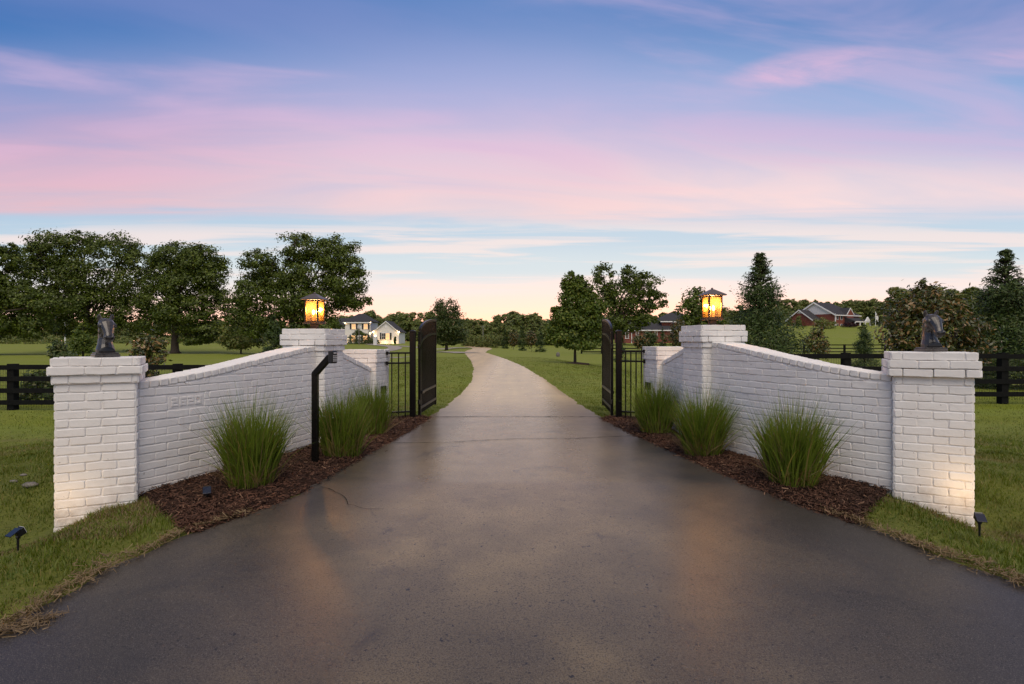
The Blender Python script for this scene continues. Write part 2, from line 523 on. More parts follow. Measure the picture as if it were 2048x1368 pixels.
def mesh_np(name, V, Q, material, smooth=False):
    """mesh from arrays: V (n,3); Q (m,k) polygons of k corners each"""
    V = np.asarray(V, dtype=np.float32)
    Q = np.asarray(Q, dtype=np.int32)
    me = bpy.data.meshes.new(name)
    k = Q.shape[1]
    me.vertices.add(len(V))
    me.vertices.foreach_set('co', V.ravel())
    me.loops.add(Q.size)
    me.loops.foreach_set('vertex_index', Q.ravel())
    me.polygons.add(len(Q))
    me.polygons.foreach_set('loop_start', np.arange(0, Q.size, k, dtype=np.int32))
    if smooth:
        me.polygons.foreach_set('use_smooth', np.ones(len(Q), dtype=bool))
    me.update(calc_edges=True)
    if material:
        me.materials.append(MATS[material])
    return me


class MB:
    def __init__(s):
        s.v = []
        s.f = []

    def box(s, c, d, rz=0.0, M=None):
        """box of centre c and full size d"""
        hx, hy, hz = d[0] / 2, d[1] / 2, d[2] / 2
        cs, sn = math.cos(rz), math.sin(rz)
        i = len(s.v)
        for z in (-hz, hz):
            for x, y in ((-hx, -hy), (hx, -hy), (hx, hy), (-hx, hy)):
                p = (c[0] + x * cs - y * sn, c[1] + x * sn + y * cs, c[2] + z)
                s.v.append(tuple(M @ Vector(p)) if M else p)
        s.f += [(i, i + 3, i + 2, i + 1), (i + 4, i + 5, i + 6, i + 7), (i, i + 1, i + 5, i + 4),
                (i + 1, i + 2, i + 6, i + 5), (i + 2, i + 3, i + 7, i + 6), (i + 3, i, i + 4, i + 7)]
        return s

    def bar(s, a, b, wx, wy):
        """square bar between two points"""
        a, b = Vector(a), Vector(b)
        d = (b - a).normalized()
        up = Vector((0, 0, 1)) if abs(d.z) < 0.95 else Vector((0, 1, 0))
        x = d.cross(up).normalized()
        y = x.cross(d).normalized()
        i = len(s.v)
        for p in (a, b):
            for u, v in ((-1, -1), (1, -1), (1, 1), (-1, 1)):
                s.v.append(tuple(p + x * u * wx / 2 + y * v * wy / 2))
        s.f += [(i, i + 1, i + 2, i + 3), (i + 7, i + 6, i + 5, i + 4)]
        for k in range(4):
            k2 = (k + 1) % 4
            s.f.append((i + k, i + 4 + k, i + 4 + k2, i + k2))
        return s

    def tube(s, pts, rad, n=8, cap=True):
        pts = [Vector(p) for p in pts]
        if not isinstance(rad, (list, tuple)):
            rad = [rad] * len(pts)
        i0 = len(s.v)
        px_ = None
        for k, p in enumerate(pts):
            d = (pts[min(k + 1, len(pts) - 1)] - pts[max(k - 1, 0)]).normalized()
            if px_ is None:
                up = Vector((0, 0, 1)) if abs(d.z) < 0.9 else Vector((1, 0, 0))
                x = d.cross(up).normalized()
            else:
                x = (px_ - d * px_.dot(d)).normalized()
            px_ = x
            y = d.cross(x)
            for j in range(n):
                a = 2 * math.pi * j / n
                s.v.append(tuple(p + (x * math.cos(a) + y * math.sin(a)) * rad[k]))
        for k in range(len(pts) - 1):
            for j in range(n):
                j2 = (j + 1) % n
                a = i0 + k * n
                s.f.append((a + j, a + j2, a + n + j2, a + n + j))
        if cap:
            s.f.append(tuple(i0 + j for j in reversed(range(n))))
            s.f.append(tuple(i0 + (len(pts) - 1) * n + j for j in range(n)))
        return s

    def loft(s, rings):
        """rings of equal point count, capped"""
        i0 = len(s.v)
        n = len(rings[0])
        for r in rings:
            s.v += [tuple(p) for p in r]
        for k in range(len(rings) - 1):
            for j in range(n):
                j2 = (j + 1) % n
                a = i0 + k * n
                s.f.append((a + j, a + j2, a + n + j2, a + n + j))
        s.f.append(tuple(i0 + j for j in reversed(range(n))))
        s.f.append(tuple(i0 + (len(rings) - 1) * n + j for j in range(n)))
        return s

    def poly(s, pts):
        i = len(s.v)
        s.v += [tuple(p) for p in pts]
        s.f.append(tuple(range(i, i + len(pts))))
        return s

    def prism(s, pts, dvec):
        """closed polygon extruded by dvec"""
        i = len(s.v)
        n = len(pts)
        d = Vector(dvec)
        s.v += [tuple(p) for p in pts] + [tuple(Vector(p) + d) for p in pts]
        s.f.append(tuple(reversed(range(i, i + n))))
        s.f.append(tuple(range(i + n, i + 2 * n)))
        for k in range(n):
            k2 = (k + 1) % n
            s.f.append((i + k, i + k2, i + n + k2, i + n + k))
        return s

    def sphere(s, c, r, nu=10, nv=7, sc=(1, 1, 1)):
        rings = []
        for a in range(nv):
            th = math.pi * (a + 0.5) / nv
            rings.append([(c[0] + r * sc[0] * math.sin(th) * math.cos(2 * math.pi * b / nu),
                           c[1] + r * sc[1] * math.sin(th) * math.sin(2 * math.pi * b / nu),
                           c[2] - r * sc[2] * math.cos(th)) for b in range(nu)])
        return s.loft(rings)

    def mesh(s, name, m=None, smooth=False, bevel=0):
        me = bpy.data.meshes.new(name)
        me.from_pydata(s.v, [], s.f)
        if smooth:
            me.polygons.foreach_set('use_smooth', np.ones(len(me.polygons), dtype=bool))
        me.update()
        if m:
            me.materials.append(MATS[m])
        return me

    def obj(s, name, m, parent=None, smooth=False, bevel=0.0, loc=None):
        o = link(name, s.mesh(name, m, smooth), parent, loc)
        if bevel:
            bv = o.modifiers.new('bevel', 'BEVEL')
            bv.width = bevel
            bv.segments = 2
            bv.limit_method = 'ANGLE'
        return o


def tag(o, label=None, cat=None, group=None, kind=None):
    if label:
        o['label'] = label
    if cat:
        o['category'] = cat
    if group:
        o['group'] = group
    if kind:
        o['kind'] = kind
    return o


def thing(name, label, cat, loc, rz=0.0, group=None):
    o = bpy.data.objects.new(name, None)
    o.empty_display_size = 0.2
    COL.objects.link(o)
    o.location = loc
    o.rotation_euler = (0, 0, rz)
    return tag(o, label, cat, group)


def copy_thing(o, loc, rz=0.0, sc=1.0, label=None, group=None):
    c = o.copy()
    COL.objects.link(c)
    c.location = loc
    c.rotation_euler = (0, 0, rz)
    c.scale = sc if isinstance(sc, tuple) else (sc, sc, sc)
    if label:
        c['label'] = label
    if group:
        c['group'] = group
    for ch in list(o.children):
        d = ch.copy()
        COL.objects.link(d)
        d.parent = c
        for g in list(ch.children):
            e = g.copy()
            COL.objects.link(e)
            e.parent = d
    return c


# ------------------------------------------------------------------ the lie of the land
def sstep(a, b, x):
    t = np.clip((np.asarray(x, dtype=float) - a) / (b - a), 0, 1)
    return t * t * (3 - 2 * t)


ROAD_L = [(-14, -9.0), (-3, -6.5), (0, -4.6), (2.0, -2.95), (2.72, -2.44), (3.3, -2.40), (3.87, -2.26), (4.36, -1.95), (4.8, -1.78), (5.39, -1.72), (6.84, -1.58),
          (7.95, -1.46), (9.0, -1.40), (10.9, -1.30), (13.4, -1.23), (16.5, -1.24), (19.1, -1.34), (27.5, -1.85), (37.7, -2.72),
          (60, -4.96), (68, -5.75), (84, -6.6), (101, -7.0), (118, -8.4), (140, -12.0)]
ROAD_R = [(-14, 9.0), (-3, 7.0), (0, 5.2), (2.2, 3.75), (3.13, 2.84), (3.6, 2.66), (4.18, 2.45), (4.36, 2.32), (4.94, 2.09), (5.5, 2.0), (6.13, 1.90), (6.87, 1.80),
          (7.49, 1.69), (8.57, 1.56), (9.48, 1.47), (11.95, 1.32), (18.7, 1.11), (28.4, 0.62), (40.6, -0.36), (67.7, -3.2),
          (84, -3.5), (101, -3.5), (118, -4.6), (140, -7.0)]
RL = np.array(ROAD_L)
RR = np.array(ROAD_R)


def roadL(y):
    return np.interp(y, RL[:, 0], RL[:, 1])


def roadR(y):
    return np.interp(y, RR[:, 0], RR[:, 1])


def T(x, y):
    """ground height"""
    x = np.asarray(x, dtype=float)
    y = np.asarray(y, dtype=float)
    cx = (roadL(y) + roadR(y)) / 2
    d = np.abs(x - cx)
    left = x < 0
    near = -0.06 * np.clip(5.0 - y, 0, 4)
    sh = -np.where(left, 0.24, 0.21) * sstep(2.95, 3.75, np.abs(x)) * sstep(5.5, 4.2, y)
    side = -np.where(left, 0.78, 0.60) * sstep(3.6, 10, d) * sstep(3, 12, y)
    hill = 6.0 * sstep(92, 178, y) * sstep(36, 72, x) + 16.0 * sstep(180, 420, y) * sstep(20, 160, x)
    mound = 1.5 * sstep(92, 128, y) * sstep(14, 24, x) * (1 - sstep(36, 72, x) * 0.7)
    lw = 1.35 * sstep(90, 150, y) * sstep(6, 28, -x)
    back = 1.0 * sstep(130, 220, y)
    return near + sh + side + hill + mound + lw + back


def Tf(x, y):
    return float(T(x, y))


def spaced(a, b, near, lo, hi):
    """coordinates from a to b, fine between lo and hi"""
    out = [lo]
    while out[-1] < hi:
        out.append(out[-1] + near)
    st = near
    while out[-1] < b:
        st *= 1.16
        out.append(out[-1] + st)
    st = near
    neg = [lo]
    while neg[-1] > a:
        st *= 1.16
        neg.append(neg[-1] - st)
    return np.array(sorted(set(neg[1:] + out)))


gx = spaced(-1600, 1600, 0.22, -7, 7)
gy = spaced(-60, 2600, 0.22, 1, 12)
GX, GY = np.meshgrid(gx, gy)
GZ = T(GX, GY)
nxg, nyg = len(gx), len(gy)
idx = np.arange(nxg * nyg).reshape(nyg, nxg)
Q = np.stack([idx[:-1, :-1], idx[:-1, 1:], idx[1:, 1:], idx[1:, :-1]], -1).reshape(-1, 4)
g = link('ground', mesh_np('ground', np.stack([GX, GY, GZ], -1).reshape(-1, 3), Q, 'lawn', True))
tag(g, kind='structure')


def ribbon(name, ys, xl, xr, nx, off, material):
    V = []
    for y, a, b in zip(ys, xl, xr):
        for k in range(nx + 1):
            t = k / nx
            x = a + (b - a) * t
            o_ = off + 0.0004 * max(0.0, y - 8)
            if k in (0, nx):
                o_ -= 0.012
            V.append((x, y, Tf(x, y) + o_))
    n = nx + 1
    i2 = np.arange(len(ys) * n).reshape(len(ys), n)
    q = np.stack([i2[:-1, :-1], i2[:-1, 1:], i2[1:, 1:], i2[1:, :-1]], -1).reshape(-1, 4)
    return tag(link(name, mesh_np(name, V, q, material, True)), kind='structure')


ys = np.concatenate([np.arange(-14, 1, 0.5), np.arange(1, 14, 0.07), np.arange(14, 60, 0.5), np.arange(60, 140.1, 2)])
jag = np.interp(ys, np.arange(-14, 141, 0.16), RNG.normal(0, 0.022, int(155 / 0.16) + 1)[:len(np.arange(-14, 141, 0.16))])
jag2 = np.interp(ys, np.arange(-14, 141, 0.16), RNG.normal(0, 0.022, int(155 / 0.16) + 1)[:len(np.arange(-14, 141, 0.16))])
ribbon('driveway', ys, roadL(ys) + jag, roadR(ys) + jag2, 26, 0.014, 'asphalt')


def path(name, pts, width, material, off):
    """a drive along a centre line"""
    P = [Vector((p[0], p[1], 0)) for p in pts]
    C = []
    for k in range(len(P) - 1):
        p0, p1, p2, p3 = P[max(k - 1, 0)], P[k], P[k + 1], P[min(k + 2, len(P) - 1)]
        for j in range(10):
            t = j / 10
            C.append(0.5 * ((2 * p1) + (p2 - p0) * t + (2 * p0 - 5 * p1 + 4 * p2 - p3) * t * t + (3 * p1 - p0 - 3 * p2 + p3) * t ** 3))
    C.append(P[-1])
    V = []
    for k, c in enumerate(C):
        d = (C[min(k + 1, len(C) - 1)] - C[max(k - 1, 0)]).normalized()
        nrm = Vector((d.y, -d.x, 0))
        for t in np.linspace(-1, 1, 7):
            q = c + nrm * (t * width / 2)
            V.append((q.x, q.y, Tf(q.x, q.y) + off - (0.02 if abs(t) == 1 else 0)))
    i2 = np.arange(len(V)).reshape(-1, 7)
    q = np.stack([i2[:-1, :-1], i2[:-1, 1:], i2[1:, 1:], i2[1:, :-1]], -1).reshape(-1, 4)
    return tag(link(name, mesh_np(name, V, q, material, True)), kind='structure')


path('side_driveway', [(-4.6, 62), (-7.5, 69), (-13, 72), (-19, 76), (-23, 84), (-25.5, 96), (-24.5, 112), (-26, 126), (-33, 140), (-39, 152)], 3.0, 'concrete', 0.075)
path('loop_driveway', [(-8, 112), (-14, 122), (-20, 128), (-27, 133)], 3.0, 'concrete', 0.085)


# cracks and joints in the asphalt
def crack(name, pts, wd, jit):
    P = []
    for k in range(len(pts) - 1):
        a, b = pts[k], pts[k + 1]
        m = max(2, int(math.dist(a, b) / 0.05))
        for j in range(m):
            t = j / m
            P.append((a[0] + (b[0] - a[0]) * t + random.gauss(0, jit), a[1] + (b[1] - a[1]) * t + random.gauss(0, jit)))
    P.append(pts[-1])
    V = []
    for k, (x, y) in enumerate(P):
        a = P[max(k - 1, 0)]
        b = P[min(k + 1, len(P) - 1)]
        l = math.dist(a, b) or 1
        nx_, ny_ = (b[1] - a[1]) / l, -(b[0] - a[0]) / l
        ww = wd * random.uniform(0.5, 1.3) * (0.4 if k in (0, len(P) - 1) else 1)
        for sgn in (-1, 1):
            q = (x + nx_ * ww / 2 * sgn, y + ny_ * ww / 2 * sgn)
            V.append((*q, Tf(*q) + 0.021))
    i2 = np.arange(len(V)).reshape(-1, 2)
    q = np.stack([i2[:-1, 0], i2[:-1, 1], i2[1:, 1], i2[1:, 0]], -1)
    return tag(link(name, mesh_np(name, V, q, 'crack')), kind='structure')


def gp(x, y, z=0.0):
    """ground point under a photo pixel"""
    d = (CAMZ - z) * F / (y - 684)
    return (px(x, d), d)


crack('road_joint', [gp(868, 836), gp(1000, 835), gp(1200, 836)], 0.030, 0.002)
crack('road_joint', [gp(786, 889), gp(880, 888), gp(960, 884), gp(1040, 880), gp(1140, 880), gp(1274, 874)], 0.016, 0.004)
crack('road_crack', [gp(616, 984, -.02), gp(650, 966), gp(664, 954), gp(695, 938)], 0.011, 0.008)
crack('road_crack', [gp(640, 980, -.02), gp(665, 986, -.02), gp(690, 998, -.02), gp(696, 1012, -.03), gp(730, 1020, -.03), gp(768, 1020, -.03)], 0.006, 0.007)

# ------------------------------------------------------------------ entrance walls of painted brick
H = 0.0677          # course
LB = 0.2032         # stretcher and its joint
JT = 0.0075


class Face:
    """a vertical face: u runs to the right as one looks at it"""
    def __init__(s, p0, t, n):
        s.p0, s.t, s.n = Vector((*p0, 0)), Vector((*t, 0)), Vector((*n, 0))

    def at(s, u):
        return s.p0 + s.t * u, s.t, s.n


class CurveFace:
    def __init__(s, a, c, b):
        N = 200
        P = [Vector((*[(1 - t) ** 2 * a[i] + 2 * t * (1 - t) * c[i] + t * t * b[i] for i in (0, 1)], 0)) for t in [k / N for k in range(N + 1)]]
        s.P = P
        s.L = [0.0]
        for k in range(N):
            s.L.append(s.L[-1] + (P[k + 1] - P[k]).length)
        s.len = s.L[-1]

    def at(s, u):
        k = int(np.clip(np.searchsorted(s.L, u) - 1, 0, len(s.P) - 2))
        l = s.L[k + 1] - s.L[k]
        p = s.P[k].lerp(s.P[k + 1], (u - s.L[k]) / l) if l else s.P[k]
        k0, k1 = max(k - 3, 0), min(k + 4, len(s.P) - 1)
        t = (s.P[k1] - s.P[k0]).normalized()
        return p, t, Vector((t.y, -t.x, 0))


BR = []            # records of all bricks of the wall being built
BMESH = {}


def brick_mesh(outline, var=0, depth=0.03, chamfer=0.0042, key=None, jit=0.0019):
    if key is not None and (key, var) in BMESH:
        return BMESH[(key, var)]
    rs = random.Random(hash((key, var)) & 0xffff if key is not None else random.random())
    # cut the corners a little, split the long edges
    n = len(outline)
    pts = []
    for k in range(n):
        p0, p, p1 = (Vector((*outline[(k + d) % n], 0)) for d in (-1, 0, 1))
        a, b = (p0 - p), (p1 - p)
        la, lb = a.length, b.length
        if la < 1e-5 or lb < 1e-5:
            continue
        ca = min(0.007, la * 0.3)
        cb = min(0.007, lb * 0.3)
        pts.append(p + a.normalized() * ca)
        pts.append(p + b.normalized() * cb)
        if lb > 0.12:
            pts.append(p + b * 0.5)
    cen = sum(pts, Vector()) / len(pts)
    back, mid, fro = [], [], []
    for p in pts:
        j = Vector((rs.gauss(0, jit), rs.gauss(0, jit), 0))
        q = p + j
        ins = (cen - q)
        ins = Vector((math.copysign(min(abs(ins.x), chamfer), ins.x), math.copysign(min(abs(ins.y), chamfer), ins.y), 0))
        back.append((q.x, depth, q.y))
        mid.append((q.x, 0.0026 + rs.gauss(0, 0.0006), q.y))
        f = q + ins
        fro.append((f.x, -0.0005 + rs.gauss(0, 0.0003), f.y))
    m = len(pts)
    v = back + mid + fro
    fc = []
    for a in (0, m):
        for k in range(m):
            k2 = (k + 1) % m
            fc.append((a + k, a + m + k, a + m + k2, a + k2)[::-1])
    fc.append(tuple(range(2 * m, 3 * m)))
    me = bpy.data.meshes.new('brick')
    me.from_pydata(v, [], fc)
    me.update()
    me.materials.append(MATS['brick_paint'])
    if key is not None:
        BMESH[(key, var)] = me
    return me


def lay(face, u0, u1, ztop, zbot, parent, off=0.0, clip=None, proud=0.005, hole=None, h=H):
    """courses from ztop down; off: first joint of even courses; clip(u): the brickwork ends at that height"""
    nrow = int(math.ceil((ztop - zbot) / h))
    for r in range(nrow):
        zc = ztop - (r + 0.5) * h
        o = off + (LB / 2 if r % 2 else 0.0)
        js = [u0]
        k = math.floor((u0 - o) / LB)
        while True:
            k += 1
            u = o + k * LB
            if u >= u1 - 0.035:
                break
            if u > u0 + 0.035:
                js.append(u)
        js.append(u1)
        for a, b in zip(js[:-1], js[1:]):
            segs = [(a, b)]
            if hole and hole[2] < zc + h / 2 - 0.004 and hole[3] > zc - h / 2 + 0.004:
                segs = []
                if a < hole[0]:
                    segs.append((a, min(b, hole[0])))
                if b > hole[1]:
                    segs.append((max(a, hole[1]), b))
                segs = [q for q in segs if q[1] - q[0] > 0.03]
            for a2, b2 in segs:
                add_brick(face, a2, b2, zc, h, parent, clip, proud)


def add_brick(face, a, b, zc, h, parent, clip, proud):
    uc = (a + b) / 2
    p, t, n = face.at(uc)
    q = p + n * proud
    if zc + h / 2 < Tf(p.x + n.x * 0.1, p.y + n.y * 0.1) - 0.03:
        return
    w2, h2 = (b - a - JT) / 2, (h - JT) / 2
    outline = [(-w2, -h2), (w2, -h2), (w2, h2), (-w2, h2)]
    key = ('b', round(w2, 3), round(h2, 4))
    if clip:
        zl, zr = clip(a) - zc - JT * 0.6, clip(b) - zc - JT * 0.6
        if zl < h2 or zr < h2:
            outline = clip_poly(outline, (-w2, zl), (w2, zr))
            key = None
            if outline is None:
                return
    BR.append(dict(p=q, z=zc, t=t, n=n, outline=outline, key=key, parent=parent, area=(2 * w2) * (2 * h2), cap=None))


def clip_poly(poly, a, b):
    """keep what lies under the line a-b"""
    def side(p):
        return (b[0] - a[0]) * (p[1] - a[1]) - (b[1] - a[1]) * (p[0] - a[0])
    out = []
    for k in range(len(poly)):
        p, q = poly[k], poly[(k + 1) % len(poly)]
        sp, sq = side(p), side(q)
        if sp <= 0:
            out.append(p)
        if (sp < 0) != (sq < 0) and abs(sp - sq) > 1e-9:
            t = sp / (sp - sq)
            out.append((p[0] + (q[0] - p[0]) * t, p[1] + (q[1] - p[1]) * t))
    o2 = []
    for p in out:
        if not o2 or math.dist(p, o2[-1]) > 0.004:
            o2.append(p)
    if len(o2) > 2 and math.dist(o2[0], o2[-1]) < 0.004:
        o2.pop()
    if len(o2) < 3:
        return None
    ar = 0.5 * sum(o2[k][0] * o2[(k + 1) % len(o2)][1] - o2[(k + 1) % len(o2)][0] * o2[k][1] for k in range(len(o2)))
    hh = max(p[1] for p in o2) - min(p[1] for p in o2)
    if ar < 0.0011 or hh < 0.014:
        return None
    return o2


def rect_faces(corner, t, w, d, n):
    """corner: front left corner; t front direction; n outward normal of the front; returns front, right, left faces"""
    t, n = Vector(t), Vector(n)
    c = Vector(corner)
    b = -n
    front = Face(c, t, n)
    right = Face(c + t * w, b, t)
    left = Face(c + b * d, n, -t)
    return front, right, left


def block(mb, corner, t, w, d, n, z0, z1, grow=0.0, base=(0, 0, 0)):
    t, n, c = Vector(t), Vector(n), Vector(corner)
    b = -n
    cc = c + t * (w / 2) + b * (d / 2)
    mb.box((cc.x - base[0], cc.y - base[1], (z0 + z1) / 2 - base[2]), (w + 2 * grow, d + 2 * grow, z1 - z0), math.atan2(t.y, t.x))


def pier(root, base, corner, t, n, w, d, ztop, zbase, caps, off=0.0, ends=(True, True), partname='pier', hide_front=None):
    """caps: list from the top of (height in courses, projection)"""
    mb = MB()
    zc = ztop - H * len(caps)
    block(mb, corner, t, w, d, n, zbase, zc, -0.001, base)
    z = ztop
    for pr in caps:
        block(mb, corner, t, w, d, n, z - H + (0.0005 if pr else 0), z - 0.004, pr - 0.001, base)
        z -= H
    core = mb.obj(partname, 'brick_paint', root)
    fr, ri, le = rect_faces(corner, t, w, d, n)
    use = [(fr, w, off), (ri, d, off + LB / 2), (le, d, off + LB / 2)]
    for f, ww, o in use:
        lay(f, 0.004, ww - 0.004, zc, zbase, core, o)
    z = ztop
    for k, pr in enumerate(caps):
        for f, ww, o in use:
            f2 = Face((f.p0 - f.t * pr + f.n * pr)[:2], f.t[:2], f.n[:2])
            lay(f2, 0.003, ww + 2 * pr - 0.003, z, z - H, core, o + (LB / 2 if k % 2 else 0) + pr)
        z -= H
    return core


def wing(root, base, face, length, thick, zt, zbase, topline, course_top, off, name, hole=None, cop_w=0.081, cop_h=0.060):
    """wall on a face with a sloping coping; topline(u): top of the coping"""
    under = lambda u: topline(u) - cop_h - 0.004
    N = 40
    r = []
    for k in range(N + 1):
        u = -0.05 + (length + 0.12) * k / N
        p, t, n = face.at(min(max(u, 0), length))
        p = p + t * (u - min(max(u, 0), length))
        q = p - n * thick
        z = under(min(max(u, 0), length)) + 0.006
        B = Vector(base)
        r.append([Vector((p.x, p.y, zbase)) - B, Vector((q.x, q.y, zbase)) - B, Vector((q.x, q.y, z)) - B, Vector((p.x, p.y, z)) - B])
    mb = MB()
    mb.loft(r)
    core = mb.obj(name, 'brick_paint', root)
    lay(face, 0.0, length, course_top, zbase, core, off, under, hole=hole)
    # coping of bricks laid across the wall
    ncop = int(round(length / cop_w))
    for k in range(ncop):
        a = length * k / ncop
        b = length * (k + 1) / ncop
        uc = (a + b) / 2
        p, t, n = face.at(uc)
        slope = math.atan2(topline(b) - topline(a), b - a)
        BR.append(dict(p=p, z=topline(uc) - cop_h / 2, t=t, n=n, outline=None, key=None, parent=core, area=cop_h * cop_w * 3,
                       cap=((b - a) / math.cos(slope) - 0.007, thick + 0.024, cop_h, slope)))
    return core


COP = {}


def coping_mesh(L, D, Hh, var):
    key = (round(L, 3), round(D, 3), round(Hh, 3), var)
    if key in COP:
        return COP[key]
    rs = random.Random(var * 31 + 5)
    mb = MB()
    c = 0.007
    rings = []
    for y, ins in ((-0.012, c), (-0.012 + c, 0), (D - 0.012 - c, 0), (D - 0.012, c)):
        x1, z1 = L / 2 - ins, Hh / 2 - ins
        rings.append([(x + rs.gauss(0, 0.0014), y + rs.gauss(0, 0.001), z + rs.gauss(0, 0.0014)) for x, z in
                      ((-x1 + c, -z1), (x1 - c, -z1), (x1, -z1 + c), (x1, z1 - c), (x1 - c, z1), (-x1 + c, z1), (-x1, z1 - c), (-x1, -z1 + c))])
    mb.loft(rings)
    me = mb.mesh('coping_brick', 'brick_paint')
    COP[key] = me
    return me


def finish_bricks(root, base):
    """the 300 bricks that show largest are objects, the rest one mesh"""
    camp = Vector((0, 0, CAMZ))
    for r in BR:
        c = Vector((r['p'].x, r['p'].y, r['z']))
        v = camp - c
        f = max(0.0, r['n'].dot(v.normalized()))
        if r['cap']:
            f = max(f, 0.5)
        inview = abs(c.x / max(c.y, 0.1)) < 0.93
        r['show'] = r['area'] * f / v.length_squared * (1 if inview else 0.02)
        if r['z'] < Tf(r['p'].x + r['n'].x * 0.05, r['p'].y + r['n'].y * 0.05):
            r['show'] *= 0.05
    BR.sort(key=lambda r: -r['show'])
    rs = random.Random(3)
    bigV, bigF = [], []
    B = Vector(base)
    for k, r in enumerate(BR):
        var = rs.randrange(7)
        t, n = r['t'], r['n']
        if r['cap']:
            L, D, Hh, sl = r['cap']
            me = coping_mesh(round(L, 3), D, Hh, var % 5)
            tt = t * math.cos(sl) + Vector((0, 0, math.sin(sl)))
            up = -t * math.sin(sl) + Vector((0, 0, math.cos(sl)))
            nm = 'coping_brick'
        else:
            me = brick_mesh(r['outline'], var, key=r['key'])
            tt = t
            up = Vector((0, 0, 1))
            nm = 'brick'
            roll = rs.gauss(0, 0.006)
            tt = (tt + up * roll).normalized()
            up = (up - t * roll).normalized()
        push = rs.gauss(0, 0.0014)
        loc = Vector((r['p'].x, r['p'].y, r['z'])) + n * push + up * rs.gauss(0, 0.0010) - B
        M = Matrix(((tt.x, -n.x, up.x, loc.x), (tt.y, -n.y, up.y, loc.y), (tt.z, -n.z, up.z, loc.z), (0, 0, 0, 1)))
        if k < 300:
            o = link(nm, me, r['parent'])
            o.matrix_local = M
        else:
            i = len(bigV)
            bigV += [tuple(M @ v.co) for v in me.vertices]
            bigF += [tuple(i + j for j in p.vertices) for p in me.polygons]
    if bigV:
        me = bpy.data.meshes.new('brickwork')
        me.from_pydata(bigV, [], bigF)
        me.update()
        me.materials.append(MATS['brick_paint'])
        tag(link('brickwork', me, root), kind='stuff')
    BR.clear()


def sweep(t):
    return 0.55 * t + 0.45 * t * t * (3 - 2 * t)


A29 = R(29)
A8 = R(8)
c29, s29, c8, s8 = math.cos(A29), math.sin(A29), math.cos(A8), math.sin(A8)

# ---- right hand wall
baseR = (2.9, 6.0, 0.0)
wallR = thing('entrance_wall', 'white painted brick entrance wall right of the drive, its face bare of any number', 'wall', baseR, group='brick entrance walls either side of the drive')
pier(wallR, baseR, (3.158, 4.71), (c29, -s29), (-s29, -c29), 0.527, 0.52, 1.17, -0.45, [0.021, 0.040, 0.018], off=0.06)
wfR = CurveFace((2.315, 6.66), (2.62, 5.33), (3.19, 4.775))
topR = lambda u: 1.258 - 0.282 * sweep(min(max(u / wfR.len, 0), 1))
wing(wallR, baseR, wfR, wfR.len, 0.25, 1.26, -0.3, topR, 1.25 - 6.05 * H + 7 * H, wfR.len - 4 * LB - LB / 2, 'wing_wall')
pier(wallR, baseR, (2.22, 6.62), (c8, s8), (s8, -c8), 0.50, 0.52, 1.452, -0.2, [0.020, 0.038, 0.018], off=0.05)
rfR = Face((2.25, 8.48), (-0.0407, -0.9992), (-0.9992, 0.0407))
topRR = lambda u: 0.965 + (1.19 - 0.965) * u / 1.35
wing(wallR, baseR, rfR, 1.35, 0.2, 1.2, -0.2, topRR, 1.17, 0.04, 'return_wall', cop_w=0.1, cop_h=0.066)
pier(wallR, baseR, (2.163, 8.47), (c8, s8), (s8, -c8), 0.56, 0.56, 1.183, -0.2, [0.010, 0.014, 0.006], off=0.02)
finish_bricks(wallR, baseR)

# ---- left hand wall
baseL = (-2.9, 6.0, 0.0)
wallL = thing('entrance_wall', 'white painted brick entrance wall left of the drive carrying the number 2620', 'wall', baseL, group='brick entrance walls either side of the drive')
cl = Vector((-3.01, 4.56)) - Vector((c29, s29)) * 0.52
pier(wallL, baseL, tuple(cl), (c29, s29), (s29, -c29), 0.52, 0.52, 1.13, -0.5, [0.021, 0.040, 0.018], off=0.09)
wfL = CurveFace((-3.06, 4.66), (-2.66, 5.36), (-2.325, 6.83))
topL = lambda u: 0.922 + 0.288 * sweep(min(max(u / wfL.len, 0), 1))
# number plaque: where the wall meets photo column 374
uP = min(np.linspace(0, wfL.len, 400), key=lambda u: abs(wfL.at(u)[0].x / wfL.at(u)[0].y - (374 - 1024) / F))
pP, tP, nP = wfL.at(uP)
zP = pz(801.5, pP.y)
hole = (uP - 0.172, uP + 0.172, zP - 0.060, zP + 0.060)
wl = wing(wallL, baseL, wfL, wfL.len, 0.25, 1.26, -0.3, topL, zP + 0.0665 + 9 * H, 0.13, 'wing_wall', hole=hole)
lc = Vector((-2.235, 6.76)) - Vector((c8, -s8)) * 0.50
pier(wallL, baseL, tuple(lc), (c8, -s8), (-s8, -c8), 0.50, 0.52, 1.411, -0.2, [0.020, 0.038, 0.018], off=0.0)
rfL = Face((-2.185, 7.27), (0.0331, 0.9995), (0.9995, -0.0331))
topRL = lambda u: 1.12 - (1.12 - 0.865) * u / 1.33
wing(wallL, baseL, rfL, 1.33, 0.2, 1.2, -0.2, topRL, 1.10, 0.06, 'return_wall', cop_w=0.1, cop_h=0.066)
gc = Vector((-2.06, 8.6)) - Vector((c8, -s8)) * 0.56
pier(wallL, baseL, tuple(gc), (c8, -s8), (-s8, -c8), 0.56, 0.56, 1.137, -0.2, [0.010, 0.014, 0.006], off=0.03)
finish_bricks(wallL, baseL)

# the plaque: a sunk panel with raised figures 2620
SEG = {'2': 'abged', '6': 'afgedc', '0': 'abcdef'}


